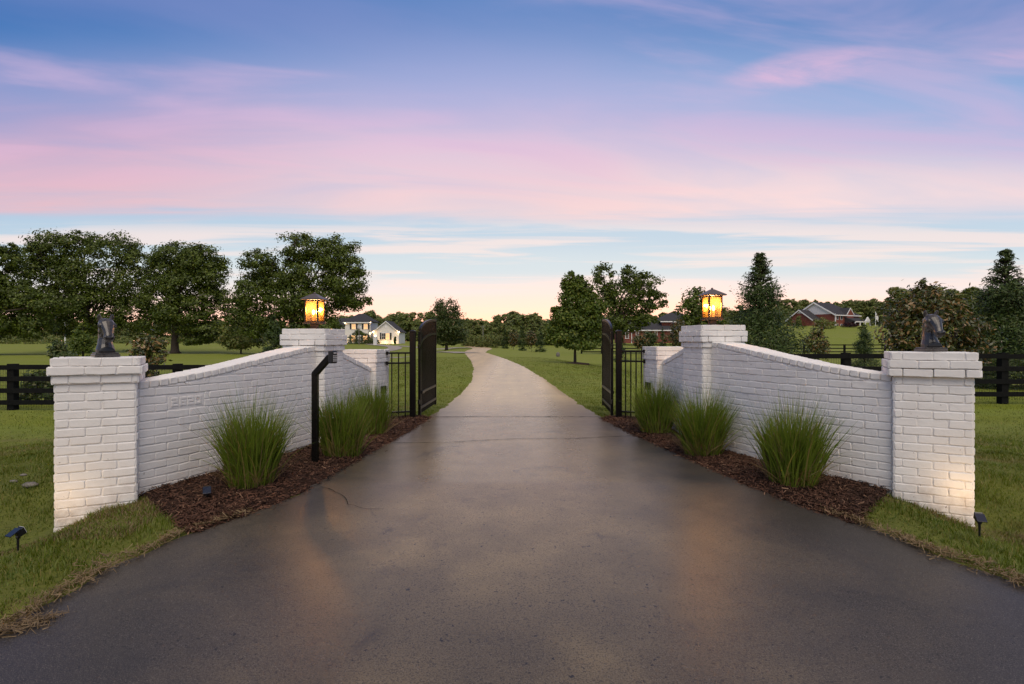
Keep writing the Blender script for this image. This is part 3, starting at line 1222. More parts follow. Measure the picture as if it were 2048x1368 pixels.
def digit(mb, ch, x0, z0, w_, h_, th, y0, y1):
    e = 0.004
    s_ = {'a': (0, h_ - th, w_, h_), 'd': (0, 0, w_, th), 'g': (0, h_ / 2 - th / 2, w_, h_ / 2 + th / 2),
          'f': (0, h_ / 2, th, h_), 'b': (w_ - th, h_ / 2, w_, h_), 'e': (0, 0, th, h_ / 2), 'c': (w_ - th, 0, w_, h_ / 2)}
    for i, k in enumerate(SEG[ch]):
        a, b, c, d = s_[k]
        yy = y0 + 0.0003 * i
        mb.box((x0 + (a + c) / 2, (yy + y1) / 2, z0 + (b + d) / 2), (c - a, y1 - yy, d - b))


pm = MB()
pm.box((0, 0.0125, 0), (0.336, 0.02, 0.112))
for k, ch in enumerate('2620'):
    digit(pm, ch, -0.146 + k * 0.0745, -0.039, 0.062, 0.078, 0.021, -0.004, 0.006)
pq = pm.obj('number_plaque', 'brick_paint', wl, bevel=0.0035)
loc = Vector((pP.x, pP.y, zP)) + nP * 0.003 - Vector(baseL)
pq.matrix_local = Matrix(((tP.x, -nP.x, 0, loc.x), (tP.y, -nP.y, 0, loc.y), (0, 0, 1, loc.z), (0, 0, 0, 1)))


# small black socket boxes on the gate piers
def socket_box(label, x, y, z, side):
    t = thing('junction_box', label, 'electrical box', (x, y, z), R(8) * side, group='black boxes on the gate piers')
    MB().box((0, 0, 0), (0.05, 0.11, 0.11)).obj('housing', 'plastic_black', t, bevel=0.006)
    MB().box((-side * 0.028, 0, 0.0), (0.008, 0.12, 0.12)).obj('cover', 'plastic_black', t, bevel=0.003)
    MB().tube([(0, 0.02, -0.055), (0, 0.02, -0.5)], 0.012, 8).obj('conduit', 'plastic_black', t)


socket_box('black junction box on the left gate pier behind the tall grass', -2.0, 8.83, pz(779.5, 8.8), -1)
socket_box('black junction box on the right gate pier behind the tall grass', 2.09, 8.73, pz(772, 8.7), 1)


# ------------------------------------------------------------------ pier lanterns
def lantern(label, x, y, z, rz):
    t = thing('pier_lantern', label, 'lantern', (x, y, z), rz, group='lit lanterns on the brick piers')
    MB().box((0, 0, 0.006), (0.13, 0.13, 0.012)).obj('foot_plate', 'copper_dark', t, bevel=0.003)
    MB().box((0, 0, 0.036), (0.075, 0.075, 0.048)).obj('stem', 'copper_dark', t, bevel=0.003)
    MB().box((0, 0, 0.068), (0.205, 0.205, 0.016)).obj('base_plate', 'copper_dark', t, bevel=0.003)
    s_ = 0.079
    for sx_ in (-1, 1):
        for sy_ in (-1, 1):
            MB().box((sx_ * s_, sy_ * s_, 0.205), (0.018, 0.018, 0.258)).obj('corner_post', 'copper_dark', t)
    for a in range(4):
        cs, sn = math.cos(a * math.pi / 2), math.sin(a * math.pi / 2)
        for zz2 in (0.084, 0.326):
            fr = MB().box((-s_ * sn, s_ * cs, zz2), (0.138, 0.014, 0.016), a * math.pi / 2)
            fr.obj('frame_rail', 'copper_dark', t)
    for a in range(4):
        cs, sn = math.cos(a * math.pi / 2), math.sin(a * math.pi / 2)
        MB().box((-s_ * sn, s_ * cs, 0.205), (0.142, 0.004, 0.228), a * math.pi / 2).obj('glass_pane', 'amber_glass', t)
    rf = MB()
    e0, e1, e2 = 0.124, 0.120, 0.020
    rf.loft([[(-e0, -e0, 0.338), (e0, -e0, 0.338), (e0, e0, 0.338), (-e0, e0, 0.338)],
             [(-e0, -e0, 0.350), (e0, -e0, 0.350), (e0, e0, 0.350), (-e0, e0, 0.350)],
             [(-e2, -e2, 0.412), (e2, -e2, 0.412), (e2, e2, 0.412), (-e2, e2, 0.412)]])
    r_o = rf.obj('roof', 'roof_metal', t)
    MB().tube([(0, 0, 0.412), (0, 0, 0.424), (0, 0, 0.432)], [0.014, 0.014, 0.006], 10).obj('finial', 'roof_metal', r_o, smooth=True)
    for k in range(3):
        a = 2 * math.pi * k / 3 + 0.5
        cx2, cy2 = 0.030 * math.cos(a), 0.030 * math.sin(a)
        cnd = MB().tube([(cx2, cy2, 0.076), (cx2, cy2, 0.165)], 0.010, 8).obj('candle_sleeve', 'white_trim', t)
        MB().sphere((cx2, cy2, 0.196), 0.015, 10, 8, (1, 1, 2.0)).obj('bulb', 'bulb', cnd, smooth=True)
    ld = bpy.data.lights.new('lantern_light', 'POINT')
    ld.energy = 24
    ld.color = (1.0, 0.66, 0.34)
    ld.shadow_soft_size = 0.03
    lo = bpy.data.objects.new('lantern_light', ld)
    COL.objects.link(lo)
    lo.parent = t
    lo.location = (0, 0, 0.23)
    t.scale = (1, 1, 1.06)
    return t


pcR = Vector((2.22, 6.62)) + Vector((c8, s8)) * 0.25 + Vector((-s8, c8)) * 0.26
pcL = Vector((-2.235, 6.76)) - Vector((c8, -s8)) * 0.25 + Vector((s8, c8)) * 0.26
lantern('lit square copper lantern with amber glass on the left entrance pier', pcL.x, pcL.y, 1.411, -A8 + R(0))
lantern('lit square copper lantern with amber glass on the right entrance pier', pcR.x, pcR.y, 1.452, A8)


# ------------------------------------------------------------------ horse heads
def ell(c, rx, ry, d, n=14, back=1.0):
    """ellipse ring round c across direction d in the yz plane"""
    d = Vector(d).normalized()
    xa = Vector((1, 0, 0))
    ya = d.cross(xa).normalized()
    return [Vector(c) + xa * rx * math.cos(2 * math.pi * k / n) + ya * ry * math.sin(2 * math.pi * k / n) for k in range(n)]


def horse(label, x, y, z, rz):
    t = thing('horse_head_statue', label, 'statue', (x, y, z), rz, group='bronze horse heads on the outer piers')
    MB().box((0, 0, 0.011), (0.172, 0.172, 0.022)).box((0, 0, 0.028), (0.156, 0.156, 0.012)).obj('plinth', 'bronze', t, bevel=0.004)
    mb = MB()
    # neck
    nk = [((0, 0.000, 0.030), 0.068, 0.068), ((0, 0.002, 0.060), 0.067, 0.070), ((0, 0.012, 0.10), 0.055, 0.062), ((0, 0.022, 0.15), 0.047, 0.056),
          ((0, 0.024, 0.20), 0.045, 0.054), ((0, 0.012, 0.245), 0.050, 0.056), ((0, -0.002, 0.285), 0.046, 0.045), ((0, -0.010, 0.303), 0.030, 0.028)]
    mb.loft([ell(c, a, b, (0, 0, 1)) for c, a, b in nk])
    hd = [((0, 0.012, 0.292), 0.036, 0.036), ((0, -0.014, 0.281), 0.052, 0.047), ((0, -0.040, 0.258), 0.060, 0.052), ((0, -0.062, 0.232), 0.054, 0.050),
          ((0, -0.086, 0.203), 0.041, 0.042), ((0, -0.107, 0.175), 0.033, 0.034), ((0, -0.122, 0.153), 0.036, 0.033), ((0, -0.130, 0.139), 0.032, 0.028), ((0, -0.132, 0.131), 0.020, 0.018)]
    mb.loft([ell(c, a, b, (0, -0.62, -0.78)) for c, a, b in hd])
    # cheeks, brows, jaw, lips, nostril rims
    for s_ in (-1, 1):
        mb.sphere((s_ * 0.030, -0.026, 0.208), 0.034, 12, 8, (0.75, 1.15, 1.25))
        mb.sphere((s_ * 0.049, -0.060, 0.257), 0.018, 10, 7, (0.9, 1.1, 0.8))
        mb.sphere((s_ * 0.024, -0.142, 0.158), 0.013, 10, 7, (1, 0.8, 1.2))
        # ears, rolled forward
        mb.loft([ell((s_ * 0.036, 0.000, 0.292), 0.017, 0.014, (0, 0, 1), 8), ell((s_ * 0.042, -0.003, 0.315), 0.018, 0.013, (0, 0, 1), 8),
                 ell((s_ * 0.045, -0.008, 0.334), 0.013, 0.010, (0, -0.4, 1), 8), ell((s_ * 0.043, -0.014, 0.346), 0.005, 0.005, (0, -0.6, 1), 8)])
    mb.sphere((0, -0.118, 0.128), 0.022, 10, 7, (1.1, 1.0, 0.6))
    for k in range(5):
        mb.sphere(((k - 2) * 0.015, -0.030 - 0.006 * (2 - abs(k - 2)), 0.300 - 0.003 * abs(k - 2)), 0.015, 8, 6, (0.9, 1.0, 0.9))
    for k in range(9):     # mane down the back of the neck
        zz2 = 0.065 + k * 0.028
        mb.sphere((0.010 * (-1) ** k, 0.062 + 0.010 * math.sin(k * 0.5), zz2), 0.026, 8, 6, (0.8, 1, 1))
    b = mb.obj('head', 'bronze', t, smooth=True)
    rm = b.modifiers.new('fuse', 'REMESH')
    rm.mode = 'VOXEL'
    rm.voxel_size = 0.0034
    rm.use_smooth_shade = True
    sm = b.modifiers.new('smooth', 'SMOOTH')
    sm.iterations = 1
    sm.factor = 0.5
    for s_ in (-1, 1):
        MB().sphere((s_ * 0.055, -0.073, 0.244), 0.0095, 10, 7).obj('eye', 'plastic_black', t, smooth=True)
        MB().sphere((s_ * 0.024, -0.153, 0.156), 0.0072, 8, 6, (1, 0.6, 1.3)).obj('nostril', 'plastic_black', t, smooth=True)
    MB().box((0, -0.146, 0.1385), (0.056, 0.014, 0.0045)).obj('mouth', 'plastic_black', t)
    # shield shaped breast
    sh = MB()
    sh.loft([[(0.058 * math.cos(a) * q, -0.066 - yy, 0.034 + 0.046 * max(0, math.sin(a)) * q + 0.002) for a in [2 * math.pi * k / 20 for k in range(20)]]
             for q, yy in ((1.0, -0.014), (1.0, -0.002), (0.9, 0.001))])
    sh.obj('breast_shield', 'plastic_black', t, smooth=True)
    return t


oL = Vector((-3.01, 4.56)) - Vector((c29, s29)) * 0.22 + Vector((-s29, c29)) * 0.22
oR = Vector((3.158, 4.71)) + Vector((c29, -s29)) * 0.245 + Vector((s29, c29)) * 0.22
horse('dark bronze horse head facing the road on the left outer pier', px(211, oL.y), oL.y, 1.130, R(46))
horse('dark bronze horse head turned outward on the right outer pier', px(1861, oR.y), oR.y, 1.170, R(-8))


# ------------------------------------------------------------------ gates, posts, side panels
def arch_pts(y0, y1, z0, z1, n=14):
    """quarter-ellipse sweep rising from the hinge to the free end"""
    return [(y0 + (y1 - y0) * math.sin(a), z0 + (z1 - z0) * (1 - math.cos(a)) if False else z0 + (z1 - z0) * math.sin(a) ** 1.0 * (1 if True else 0)) for a in [math.pi / 2 * k / n for k in range(n + 1)]]


def gate(label, hx, fx, y0, y1):
    """leaf swung open along the drive from the hinge (hx,y0) to its free end (fx,y1)"""
    t = thing('driveway_gate', label, 'gate', (hx, y0, 0.06), 0, group='black iron gate leaves standing open')
    L = math.hypot(fx - hx, y1 - y0)
    t.rotation_euler = (0, 0, math.atan2(y1 - y0, fx - hx))        # local x runs along the leaf
    zt0, zt1, zi0, zi1 = 1.33, 1.595, 1.10, 1.345

    def arc(za, zb, x):
        u = min(max(x / L, 0), 1)
        return za + (zb - za) * math.sqrt(max(0, 1 - (1 - u) ** 2.0)) ** 1.05

    MB().box((0.022, 0, 0.68), (0.044, 0.044, 1.36)).obj('hinge_stile', 'iron', t, bevel=0.003)
    MB().box((L - 0.022, 0, 0.805), (0.044, 0.044, 1.61)).obj('end_stile', 'iron', t, bevel=0.003)
    MB().tube([(L - 0.022, 0, 1.61), (L - 0.022, 0, 1.63)], [0.026, 0.012], 8).obj('stile_cap', 'iron', t)
    for nm, za, zb in (('arched_top_rail', zt0, zt1), ('arched_inner_rail', zi0, zi1)):
        a = MB()
        rings = []
        for k in range(17):
            x = 0.044 + (L - 0.088) * (k / 16) ** 1.6
            z = arc(za, zb, x)
            rings.append([(x, -0.019, z - 0.019), (x, 0.019, z - 0.019), (x, 0.019, z + 0.019), (x, -0.019, z + 0.019)])
        a.loft(rings)
        a.obj(nm, 'iron', t)
    for z in (0.365, 0.115):
        MB().box((L / 2, 0, z), (L - 0.088, 0.040, 0.042)).obj('cross_rail', 'iron', t, bevel=0.003)
    n = 15
    for k in range(n):
        x = 0.044 + (L - 0.088) * (k + 1) / (n + 1)
        z = arc(zt0, zt1, x) - 0.015
        MB().box((x, 0, (0.02 + z) / 2), (0.019, 0.019, z - 0.02)).obj('picket', 'iron', t)
    for z in (1.12, 0.22):
        MB().box((-0.035, 0, z), (0.075, 0.03, 0.07)).obj('hinge', 'iron', t, bevel=0.004)
    MB().box((0.18, -0.03, 0.365), (0.22, 0.02, 0.05)).obj('opener_bracket', 'iron', t, bevel=0.003)
    return t


gate('left leaf of black arched iron gate standing open', -1.505, -1.463, 9.24, 10.86)
gate('right leaf of black arched iron gate standing open', 1.625, 1.715, 9.24, 10.72)


def gate_post(label, x, y):
    t = thing('gate_post', label, 'post', (x, y, 0), 0, group='square black gate posts')
    MB().box((0, 0, 0.66), (0.088, 0.088, 1.50)).obj('shaft', 'iron', t, bevel=0.004)
    MB().loft([[(-0.05, -0.05, 1.41), (0.05, -0.05, 1.41), (0.05, 0.05, 1.41), (-0.05, 0.05, 1.41)],
               [(-0.05, -0.05, 1.425), (0.05, -0.05, 1.425), (0.05, 0.05, 1.425), (-0.05, 0.05, 1.425)],
               [(-0.01, -0.01, 1.445), (0.01, -0.01, 1.445), (0.01, 0.01, 1.445), (-0.01, 0.01, 1.445)]]).obj('cap', 'iron', t)
    for z in (1.18, 0.28):
        MB().box((0.0, 0.06, z), (0.05, 0.05, 0.10)).obj('hinge_bracket', 'iron', t, bevel=0.004)
    return t


gate_post('square black gate post left of the drive', -1.595, 9.14)
gate_post('square black gate post right of the drive', 1.715, 9.14)


def panel(label, a, b, npick, zt):
    """short railing between a gate pier and its post"""
    t = thing('railing_panel', label, 'railing', (a[0], a[1], 0), math.atan2(b[1] - a[1], b[0] - a[0]), group='short iron railings beside the gates')
    L = math.dist(a, b)
    for z in (zt, zt - 0.16, 0.135):
        MB().box((L / 2, 0, z), (L, 0.028, 0.028)).obj('rail', 'iron', t, bevel=0.003)
    for z in (zt, zt - 0.16):
        MB().box((0.012 if a[0] < 0 else L - 0.012, 0, z), (0.03, 0.06, 0.055)).obj('wall_bracket', 'iron', t, bevel=0.004)
    for k in range(npick):
        x = L * (k + 0.8) / (npick + 0.5)
        MB().box((x, 0, (0.01 + zt) / 2), (0.017, 0.017, zt - 0.015)).obj('picket', 'iron', t)


panel('black railing of few pickets joining the left gate pier to its post', (-1.985, 8.98), (-1.635, 9.12), 3, 1.075)
panel('black railing of few pickets joining the right gate pier to its post', (1.755, 9.12), (2.09, 8.93), 4, 1.105)

# ------------------------------------------------------------------ keypad on its post
kx, ky = px(630.5, 5.74), 5.74
kt = thing('keypad_post', 'black gooseneck post holding a gate keypad in the left mulch bed', 'keypad', (kx, ky, 0.0))
MB().box((0, 0, 0.46), (0.058, 0.058, 0.96)).obj('post', 'iron', kt, bevel=0.003)
MB().bar((-0.004, 0, 0.925), (0.165, -0.04, 1.105), 0.056, 0.056).obj('arm', 'iron', kt, bevel=0.003)
kh = MB().box((0, 0, 0), (0.060, 0.078, 0.128)).obj('keypad_housing', 'plastic_black', kt, bevel=0.012)
kh.location = (0.190, -0.045, 1.100)
kh.rotation_euler = (0, 0, R(-24))
for r_ in range(4):
    for c_ in range(3):
        MB().box((0.031, -0.020 + c_ * 0.020, 0.012 - r_ * 0.017), (0.004, 0.013, 0.010)).obj('key', 'button', kh)
MB().box((0.031, 0, 0.040), (0.004, 0.040, 0.013)).obj('display', 'button', kh)


# ------------------------------------------------------------------ solar spotlights
def solar_spot(label, x, y, zg, yaw, tilt, energy=0.0, stake=0.10):
    """yaw: where the lens points (0 = +x)"""
    t = thing('solar_spotlight', label, 'spotlight', (x, y, zg), yaw, group='solar garden spotlights')
    MB().tube([(0, 0, -0.06), (0, 0, stake)], [0.010, 0.016], 8).obj('stake', 'plastic_black', t)
    MB().tube([(0, -0.02, stake), (0, 0.02, stake)], 0.018, 8).obj('hinge', 'plastic_black', t)
    h = MB().loft([[(-0.02, -0.030, -0.028), (-0.02, 0.030, -0.028), (-0.02, 0.030, 0.028), (-0.02, -0.030, 0.028)],
                   [(0.060, -0.050, -0.038), (0.060, 0.050, -0.038), (0.060, 0.050, 0.038), (0.060, -0.050, 0.038)]]).obj('lamp_head', 'plastic_black', t, bevel=0.005)
    h.location = (0, 0, stake + 0.03)
    h.rotation_euler = (0, -tilt, 0)
    t.scale = (0.56, 0.56, 0.74)
    MB().box((0.063, 0, 0), (0.005, 0.086, 0.064)).obj('lens', 'lamp_lens', h)
    s_ = MB().box((0, 0, 0), (0.125, 0.105, 0.010)).obj('solar_panel', 'solar_glass', t, bevel=0.002)
    s_.location = (-0.055, 0, stake + 0.055)
    s_.rotation_euler = (0, R(-24), 0)
    if energy:
        ld = bpy.data.lights.new('spot_light', 'SPOT')
        ld.energy = energy
        ld.color = (1.0, 0.66, 0.34)
        ld.spot_size = R(130)
        ld.spot_blend = 1.0
        ld.shadow_soft_size = 0.03
        lo = bpy.data.objects.new('spot_light', ld)
        COL.objects.link(lo)
        lo.parent = h
        lo.location = (0.075, 0, 0)
        lo.rotation_euler = (0, R(-90), 0)
    return t


xl = px(36, 3.94)
solar_spot('solar spotlight on the grass beside the left outer pier', xl, 3.94, Tf(xl, 3.94) + 0.04, R(70), R(30), 4.0)
xr = px(1959, 4.14)
solar_spot('solar spotlight in the grass at the corner of the right outer pier', xr, 4.14, Tf(xr, 4.14) + 0.04, R(66), R(30), 4.6)
sb = solar_spot('solar spotlight in the mulch before the numbered wall, seen from behind', px(414, 4.55), 4.55, Tf(px(414, 4.55), 4.55) + 0.02, R(118), R(20), 0.0, 0.05)

# ------------------------------------------------------------------ mulch beds
WFL = np.array([(p.y, p.x) for p in wfL.P])
WFR = np.array([(p.y, p.x) for p in wfR.P][::-1])


def wallx_L(y):
    return np.interp(y, np.concatenate([WFL[:, 0], [7.3, 8.6, 9.15, 9.3]]), np.concatenate([WFL[:, 1], [-2.18, -2.14, -1.98, -1.62]]))


def wallx_R(y):
    return np.interp(y, np.concatenate([WFR[:, 0], [7.15, 8.48, 9.0, 9.3]]), np.concatenate([WFR[:, 1], [2.2, 2.25, 2.08, 1.74]]))


def bed(name, side):
    y0, y1 = (3.95, 9.32) if side < 0 else (4.12, 9.32)
    yy = np.arange(y0, y1, 0.04)
    V = []
    nx = 26
    for y in yy:
        a = (roadL(y) + 0.035 if side < 0 else roadR(y) - 0.035) + random.gauss(0, 0.012)
        if side < 0:
            b = wallx_L(max(y, 4.66)) - 0.05
            if y < 4.66:
                b = np.interp(y, [3.95, 4.66], [-2.27, -3.02])
        else:
            b = wallx_R(max(y, 4.78)) + 0.05
            if y < 4.78:
                b = np.interp(y, [4.12, 4.78], [2.50, 3.17])
        for k in range(nx + 1):
            t = k / nx
            x = a + (b - a) * t
            edge = min(1.0, t * abs(b - a) / 0.12) * (min(1.0, (1 - t) * abs(b - a) / 0.08) if y < 4.7 else 1)
            V.append((x, y, Tf(x, y) + 0.004 + (0.034 + random.gauss(0, 0.006)) * edge))
    n = nx + 1
    i2 = np.arange(len(V)).reshape(-1, n)
    q = np.stack([i2[:-1, :-1], i2[:-1, 1:], i2[1:, 1:], i2[1:, :-1]], -1).reshape(-1, 4)
    if side < 0:
        q = q[:, ::-1]
    o = link(name, mesh_np(name, V, q, 'mulch'))
    tag(o, kind='structure')
    return np.array(V)


def scatter_chips(name, P, n, lmin, lmax, wmin, wmax, material, lift=0.012, flat=0.45):
    """little slivers lying about on the points P"""
    k = RNG.integers(0, len(P), n)
    c = P[k] + np.stack([RNG.normal(0, 0.025, n), RNG.normal(0, 0.025, n), RNG.uniform(0, lift, n)], -1)
    a = RNG.uniform(0, 2 * math.pi, n)
    el_ = RNG.normal(0, flat, n)
    d = np.stack([np.cos(a) * np.cos(el_), np.sin(a) * np.cos(el_), np.sin(el_)], -1)
    s_ = np.stack([-np.sin(a), np.cos(a), RNG.normal(0, 0.5, n)], -1)
    l = RNG.uniform(lmin, lmax, n)[:, None] / 2
    wd = RNG.uniform(wmin, wmax, n)[:, None] / 2
    V = np.stack([c - d * l - s_ * wd, c + d * l - s_ * wd * 0.6, c + d * l + s_ * wd * 0.6, c - d * l + s_ * wd], 1).reshape(-1, 3)
    q = np.arange(4 * n).reshape(n, 4)
    return tag(link(name, mesh_np(name, V, q, material)), kind='stuff')


PL = bed('mulch_bed', -1)
PR = bed('mulch_bed', 1)
scatter_chips('bark_mulch', np.concatenate([PL, PR]), 60000, 0.012, 0.055, 0.003, 0.010, 'chip', 0.012, 0.32)


ye = RNG.uniform(4.2, 9.2, 900)
sdn = RNG.uniform(0, 1, 900) < 0.5
off_ = np.abs(RNG.normal(0, 0.055, 900))
xe = np.where(sdn, roadL(ye) + off_, roadR(ye) - off_)
scatter_chips('spilled_mulch', np.stack([xe, ye, T(xe, ye) + 0.016], -1), 1300, 0.01, 0.04, 0.003, 0.008, 'chip', 0.006, 0.15)


# ------------------------------------------------------------------ grasses
def tall_grass(label, x, y, hgt, rad, n, seed):
    rs = np.random.default_rng(seed)
    t = thing('ornamental_grass', label, 'ornamental grass', (x, y, Tf(x, y) + 0.02), group='clumps of tall grass in the mulch beds')
    t['kind'] = 'thing'
    lean_ = rs.uniform(0.10, 0.21)
    droop_ = rs.uniform(0.18, 0.42)

    def blades(n, hmin, hmax, r0, lean, wmin, wmax, droop, name, m):
        S = 6
        a = rs.uniform(0, 2 * math.pi, n)
        rr = np.sqrt(rs.uniform(0, 1, n)) * r0
        out = np.stack([np.cos(a), np.sin(a)], -1)
        a2 = a + rs.normal(0, 0.9, n)
        ld = np.stack([np.cos(a2), np.sin(a2)], -1)
        h_ = rs.uniform(hmin, hmax, n) * (1 - 0.22 * (rr / r0))
        ln = (0.06 + lean * (rr / r0)) * rs.uniform(0.2, 1.5, n)
        dr = droop * rs.uniform(0.2, 1.3, n)
        wv = rs.uniform(wmin, wmax, n)
        side = np.stack([-ld[:, 1], ld[:, 0]], -1)
        tw = rs.normal(0, 0.9, n)
        sd = np.stack([side[:, 0] * np.cos(tw) + ld[:, 0] * np.sin(tw), side[:, 1] * np.cos(tw) + ld[:, 1] * np.sin(tw)], -1)
        V = np.zeros((n, S + 1, 2, 3))
        for k in range(S + 1):
            s = k / S
            hz = h_ * (s - dr * s ** 3 * 0.35)
            ho = h_ * (ln * s + dr * 0.55 * s ** 2.6)
            w_ = wv * (1 - s ** 1.7 * 0.93) * (0.65 + 0.6 * min(1, 3 * s))
            P = np.stack([out[:, 0] * rr + ld[:, 0] * ho, out[:, 1] * rr + ld[:, 1] * ho, hz], -1)
            off = np.concatenate([sd * (w_ / 2)[:, None], np.zeros((n, 1))], -1)
            V[:, k, 0] = P - off
            V[:, k, 1] = P + off
        b = (np.arange(n) * (S + 1) * 2)[:, None]
        q = []
        for k in range(S):
            q.append(np.concatenate([b + 2 * k, b + 2 * k + 1, b + 2 * k + 3, b + 2 * k + 2], 1))
        o = link(name, mesh_np(name, V.reshape(-1, 3), np.concatenate(q), m, True), t)
        return tag(o, kind='stuff')

    blades(int(n * 0.72), hgt * 0.50, hgt * 1.0, rad * 0.50, lean_, 0.007, 0.0135, droop_, 'green_blades', 'blade_tall')
    blades(int(n * 0.22), hgt * 0.9, hgt * 1.20, rad * 0.40, 0.26, 0.003, 0.0055, 0.14, 'tall_blades', 'blade_tall')
    blades(int(n * 0.10), hgt * 0.5, hgt * 0.95, rad * 0.5, 0.42, 0.005, 0.010, 0.75, 'arching_blades', 'blade_tall')
    blades(int(n * 0.07), hgt * 0.6, hgt * 1.05, rad * 0.45, 0.35, 0.004, 0.007, 0.35, 'tan_blades', 'blade_dry')
    blades(int(n * 0.20), hgt * 0.20, hgt * 0.50, rad * 0.50, 0.85, 0.004, 0.008, 0.9, 'dry_blades', 'blade_dry')


tall_grass('tall green grass clump before the numbered wall, nearest on the left', px(503, 4.92), 4.92, 0.86, 0.36, 1300, 1)
tall_grass('tall green grass clump right beside the black keypad post', px(684, 6.15), 6.15, 0.82, 0.38, 1150, 2)
tall_grass('tall green grass clump beside the left gate pier', px(746, 7.55), 7.55, 0.82, 0.34, 950, 3)
tall_grass('tall grass clump with tan tips, nearest on the right', px(1585, 4.95), 4.95, 0.82, 0.37, 1150, 4)
tall_grass('tall green grass clump at the foot of the right lantern pier', px(1405, 6.2), 6.2, 0.83, 0.37, 1150, 5)
tall_grass('tall green grass clump beside the right gate pier', px(1312, 7.65), 7.65, 0.86, 0.38, 1150, 6)


def inside_bed(x, y):
    l = (x < roadL(y)) & (x > wallx_L(np.maximum(y, 4.66)) - 0.3) & (y > 4.66) & (y < 9.3)
    r = (x > roadR(y)) & (x < wallx_R(np.maximum(y, 4.78)) + 0.3) & (y > 4.78) & (y < 9.3)
    l2 = (y > 3.95) & (y <= 4.66) & (x < roadL(y)) & (x > np.interp(y, [3.95, 4.66], [-2.27, -3.02]))
    r2 = (y > 4.12) & (y <= 4.78) & (x > roadR(y)) & (x < np.interp(y, [4.12, 4.78], [2.50, 3.17]))
    return l | r | l2 | r2


def in_pier(x, y):
    res = np.zeros(len(x), dtype=bool)
    for c, t, n, w_, d_ in (((3.158, 4.71), (c29, -s29), (-s29, -c29), 0.527, 0.52), (tuple(cl), (c29, s29), (s29, -c29), 0.52, 0.52)):
        u = (x - c[0]) * t[0] + (y - c[1]) * t[1]
        v = -((x - c[0]) * n[0] + (y - c[1]) * n[1])
        res |= (u > -0.01) & (u < w_ + 0.01) & (v > -0.01) & (v < d_ + 0.01)
    return res


def lawn_blades(name, x0, x1, y0, y1, n, hmin, hmax, wd, material, keep=None):
    y = RNG.uniform(y0, y1, n) if y1 < 20 else y0 + (y1 - y0) * RNG.uniform(0, 1, n) ** 2.3
    x = RNG.uniform(x0, x1, n)
    if y1 > 20:
        x = np.clip(x, -1e9, 1e9) * np.clip(y / y1 * 1.12, 0.15, 1) if x0 * x1 < 0 else np.sign(x) * (min(abs(x0), abs(x1)) + (np.abs(x) - min(abs(x0), abs(x1))) * np.clip(y / y1, 0.05, 1))
        wd = wd * np.clip(y / 13, 1, 2.1)
    ok = ((x < roadL(y) - 0.01) | (x > roadR(y) + 0.01)) & ~inside_bed(x, y) & ~in_pier(x, y) & (np.abs(x / np.maximum(y, 0.1)) < 1.45)
    if keep is not None:
        ok &= keep(x, y)
    x, y = x[ok], y[ok]
    n = len(x)
    z = T(x, y)
    # height in tufts
    tuft = 0.6 + 0.4 * np.sin(x * 7.1 + 1.3 * np.sin(y * 5.3)) * np.sin(y * 6.3 + 1.7 * np.sin(x * 4.1))
    h_ = RNG.uniform(hmin, hmax, n) * tuft
    a = RNG.uniform(0, 2 * math.pi, n)
    ln = RNG.uniform(0.2, 1.1, n) * h_
    sa = a + math.pi / 2 + RNG.normal(0, 0.5, n)
    sd = np.stack([np.cos(sa), np.sin(sa), np.zeros(n)], -1) * ((wd[ok] if isinstance(wd, np.ndarray) else wd) * RNG.uniform(0.6, 1.3, n) / 2)[:, None]
    B = np.stack([x, y, z - 0.004], -1)
    Mp = B + np.stack([np.cos(a) * ln * 0.35, np.sin(a) * ln * 0.35, h_ * 0.6], -1)
    Tp = B + np.stack([np.cos(a) * ln, np.sin(a) * ln, h_], -1)
    V = np.stack([B - sd, B + sd, Mp + sd * 0.8, Mp - sd * 0.8, Tp], 1).reshape(-1, 3)
    b = (np.arange(n) * 5)[:, None]
    tri = np.concatenate([np.concatenate([b, b + 1, b + 2], 1), np.concatenate([b, b + 2, b + 3], 1), np.concatenate([b + 3, b + 2, b + 4], 1)])
    return tag(link(name, mesh_np(name, V, tri, material)), kind='stuff')


def edge_dist(x, y):
    return np.where(x < 0, roadL(y) - x, x - roadR(y))


def edge_width(x, y):
    return 0.09 + 0.06 * np.sin(y * 5.1 + np.sign(x)) + 0.05 * np.sin(y * 13.7 + 2 * np.sign(x))


green_keep = lambda x, y: (edge_dist(x, y) > edge_width(x, y)) | (RNG.uniform(0, 1, len(x)) < 0.16)
lawn_blades('lawn_grass', -7.5, -2.0, 2.2, 6.5, 82000, 0.03, 0.075, 0.0055, 'blade_lawn', green_keep)
lawn_blades('lawn_grass', 2.3, 8.0, 2.4, 6.5, 82000, 0.03, 0.075, 0.0055, 'blade_lawn', green_keep)
lawn_blades('lawn_grass', -48, -3.0, 6.5, 46, 85000, 0.035, 0.075, 0.009, 'blade_lawn')
lawn_blades('lawn_grass', 3.0, 48, 6.5, 46, 85000, 0.035, 0.075, 0.009, 'blade_lawn')
lawn_blades('lawn_grass', -9.0, 9.0, 9.3, 48, 90000, 0.03, 0.055, 0.008, 'blade_lawn')
edge_keep = lambda x, y: edge_dist(x, y) < edge_width(x, y) * RNG.uniform(0.6, 1.5, len(x))
lawn_blades('dry_grass', -4.0, 4.2, 2.1, 4.9, 90000, 0.012, 0.05, 0.0045, 'blade_dry', edge_keep)
lawn_blades('dry_grass', -4.0, -2.6, 3.8, 4.9, 9000, 0.02, 0.06, 0.0045, 'blade_dry', lambda x, y: (y - 4.28) < (x + 3.45) * 0.554 + 0.03)
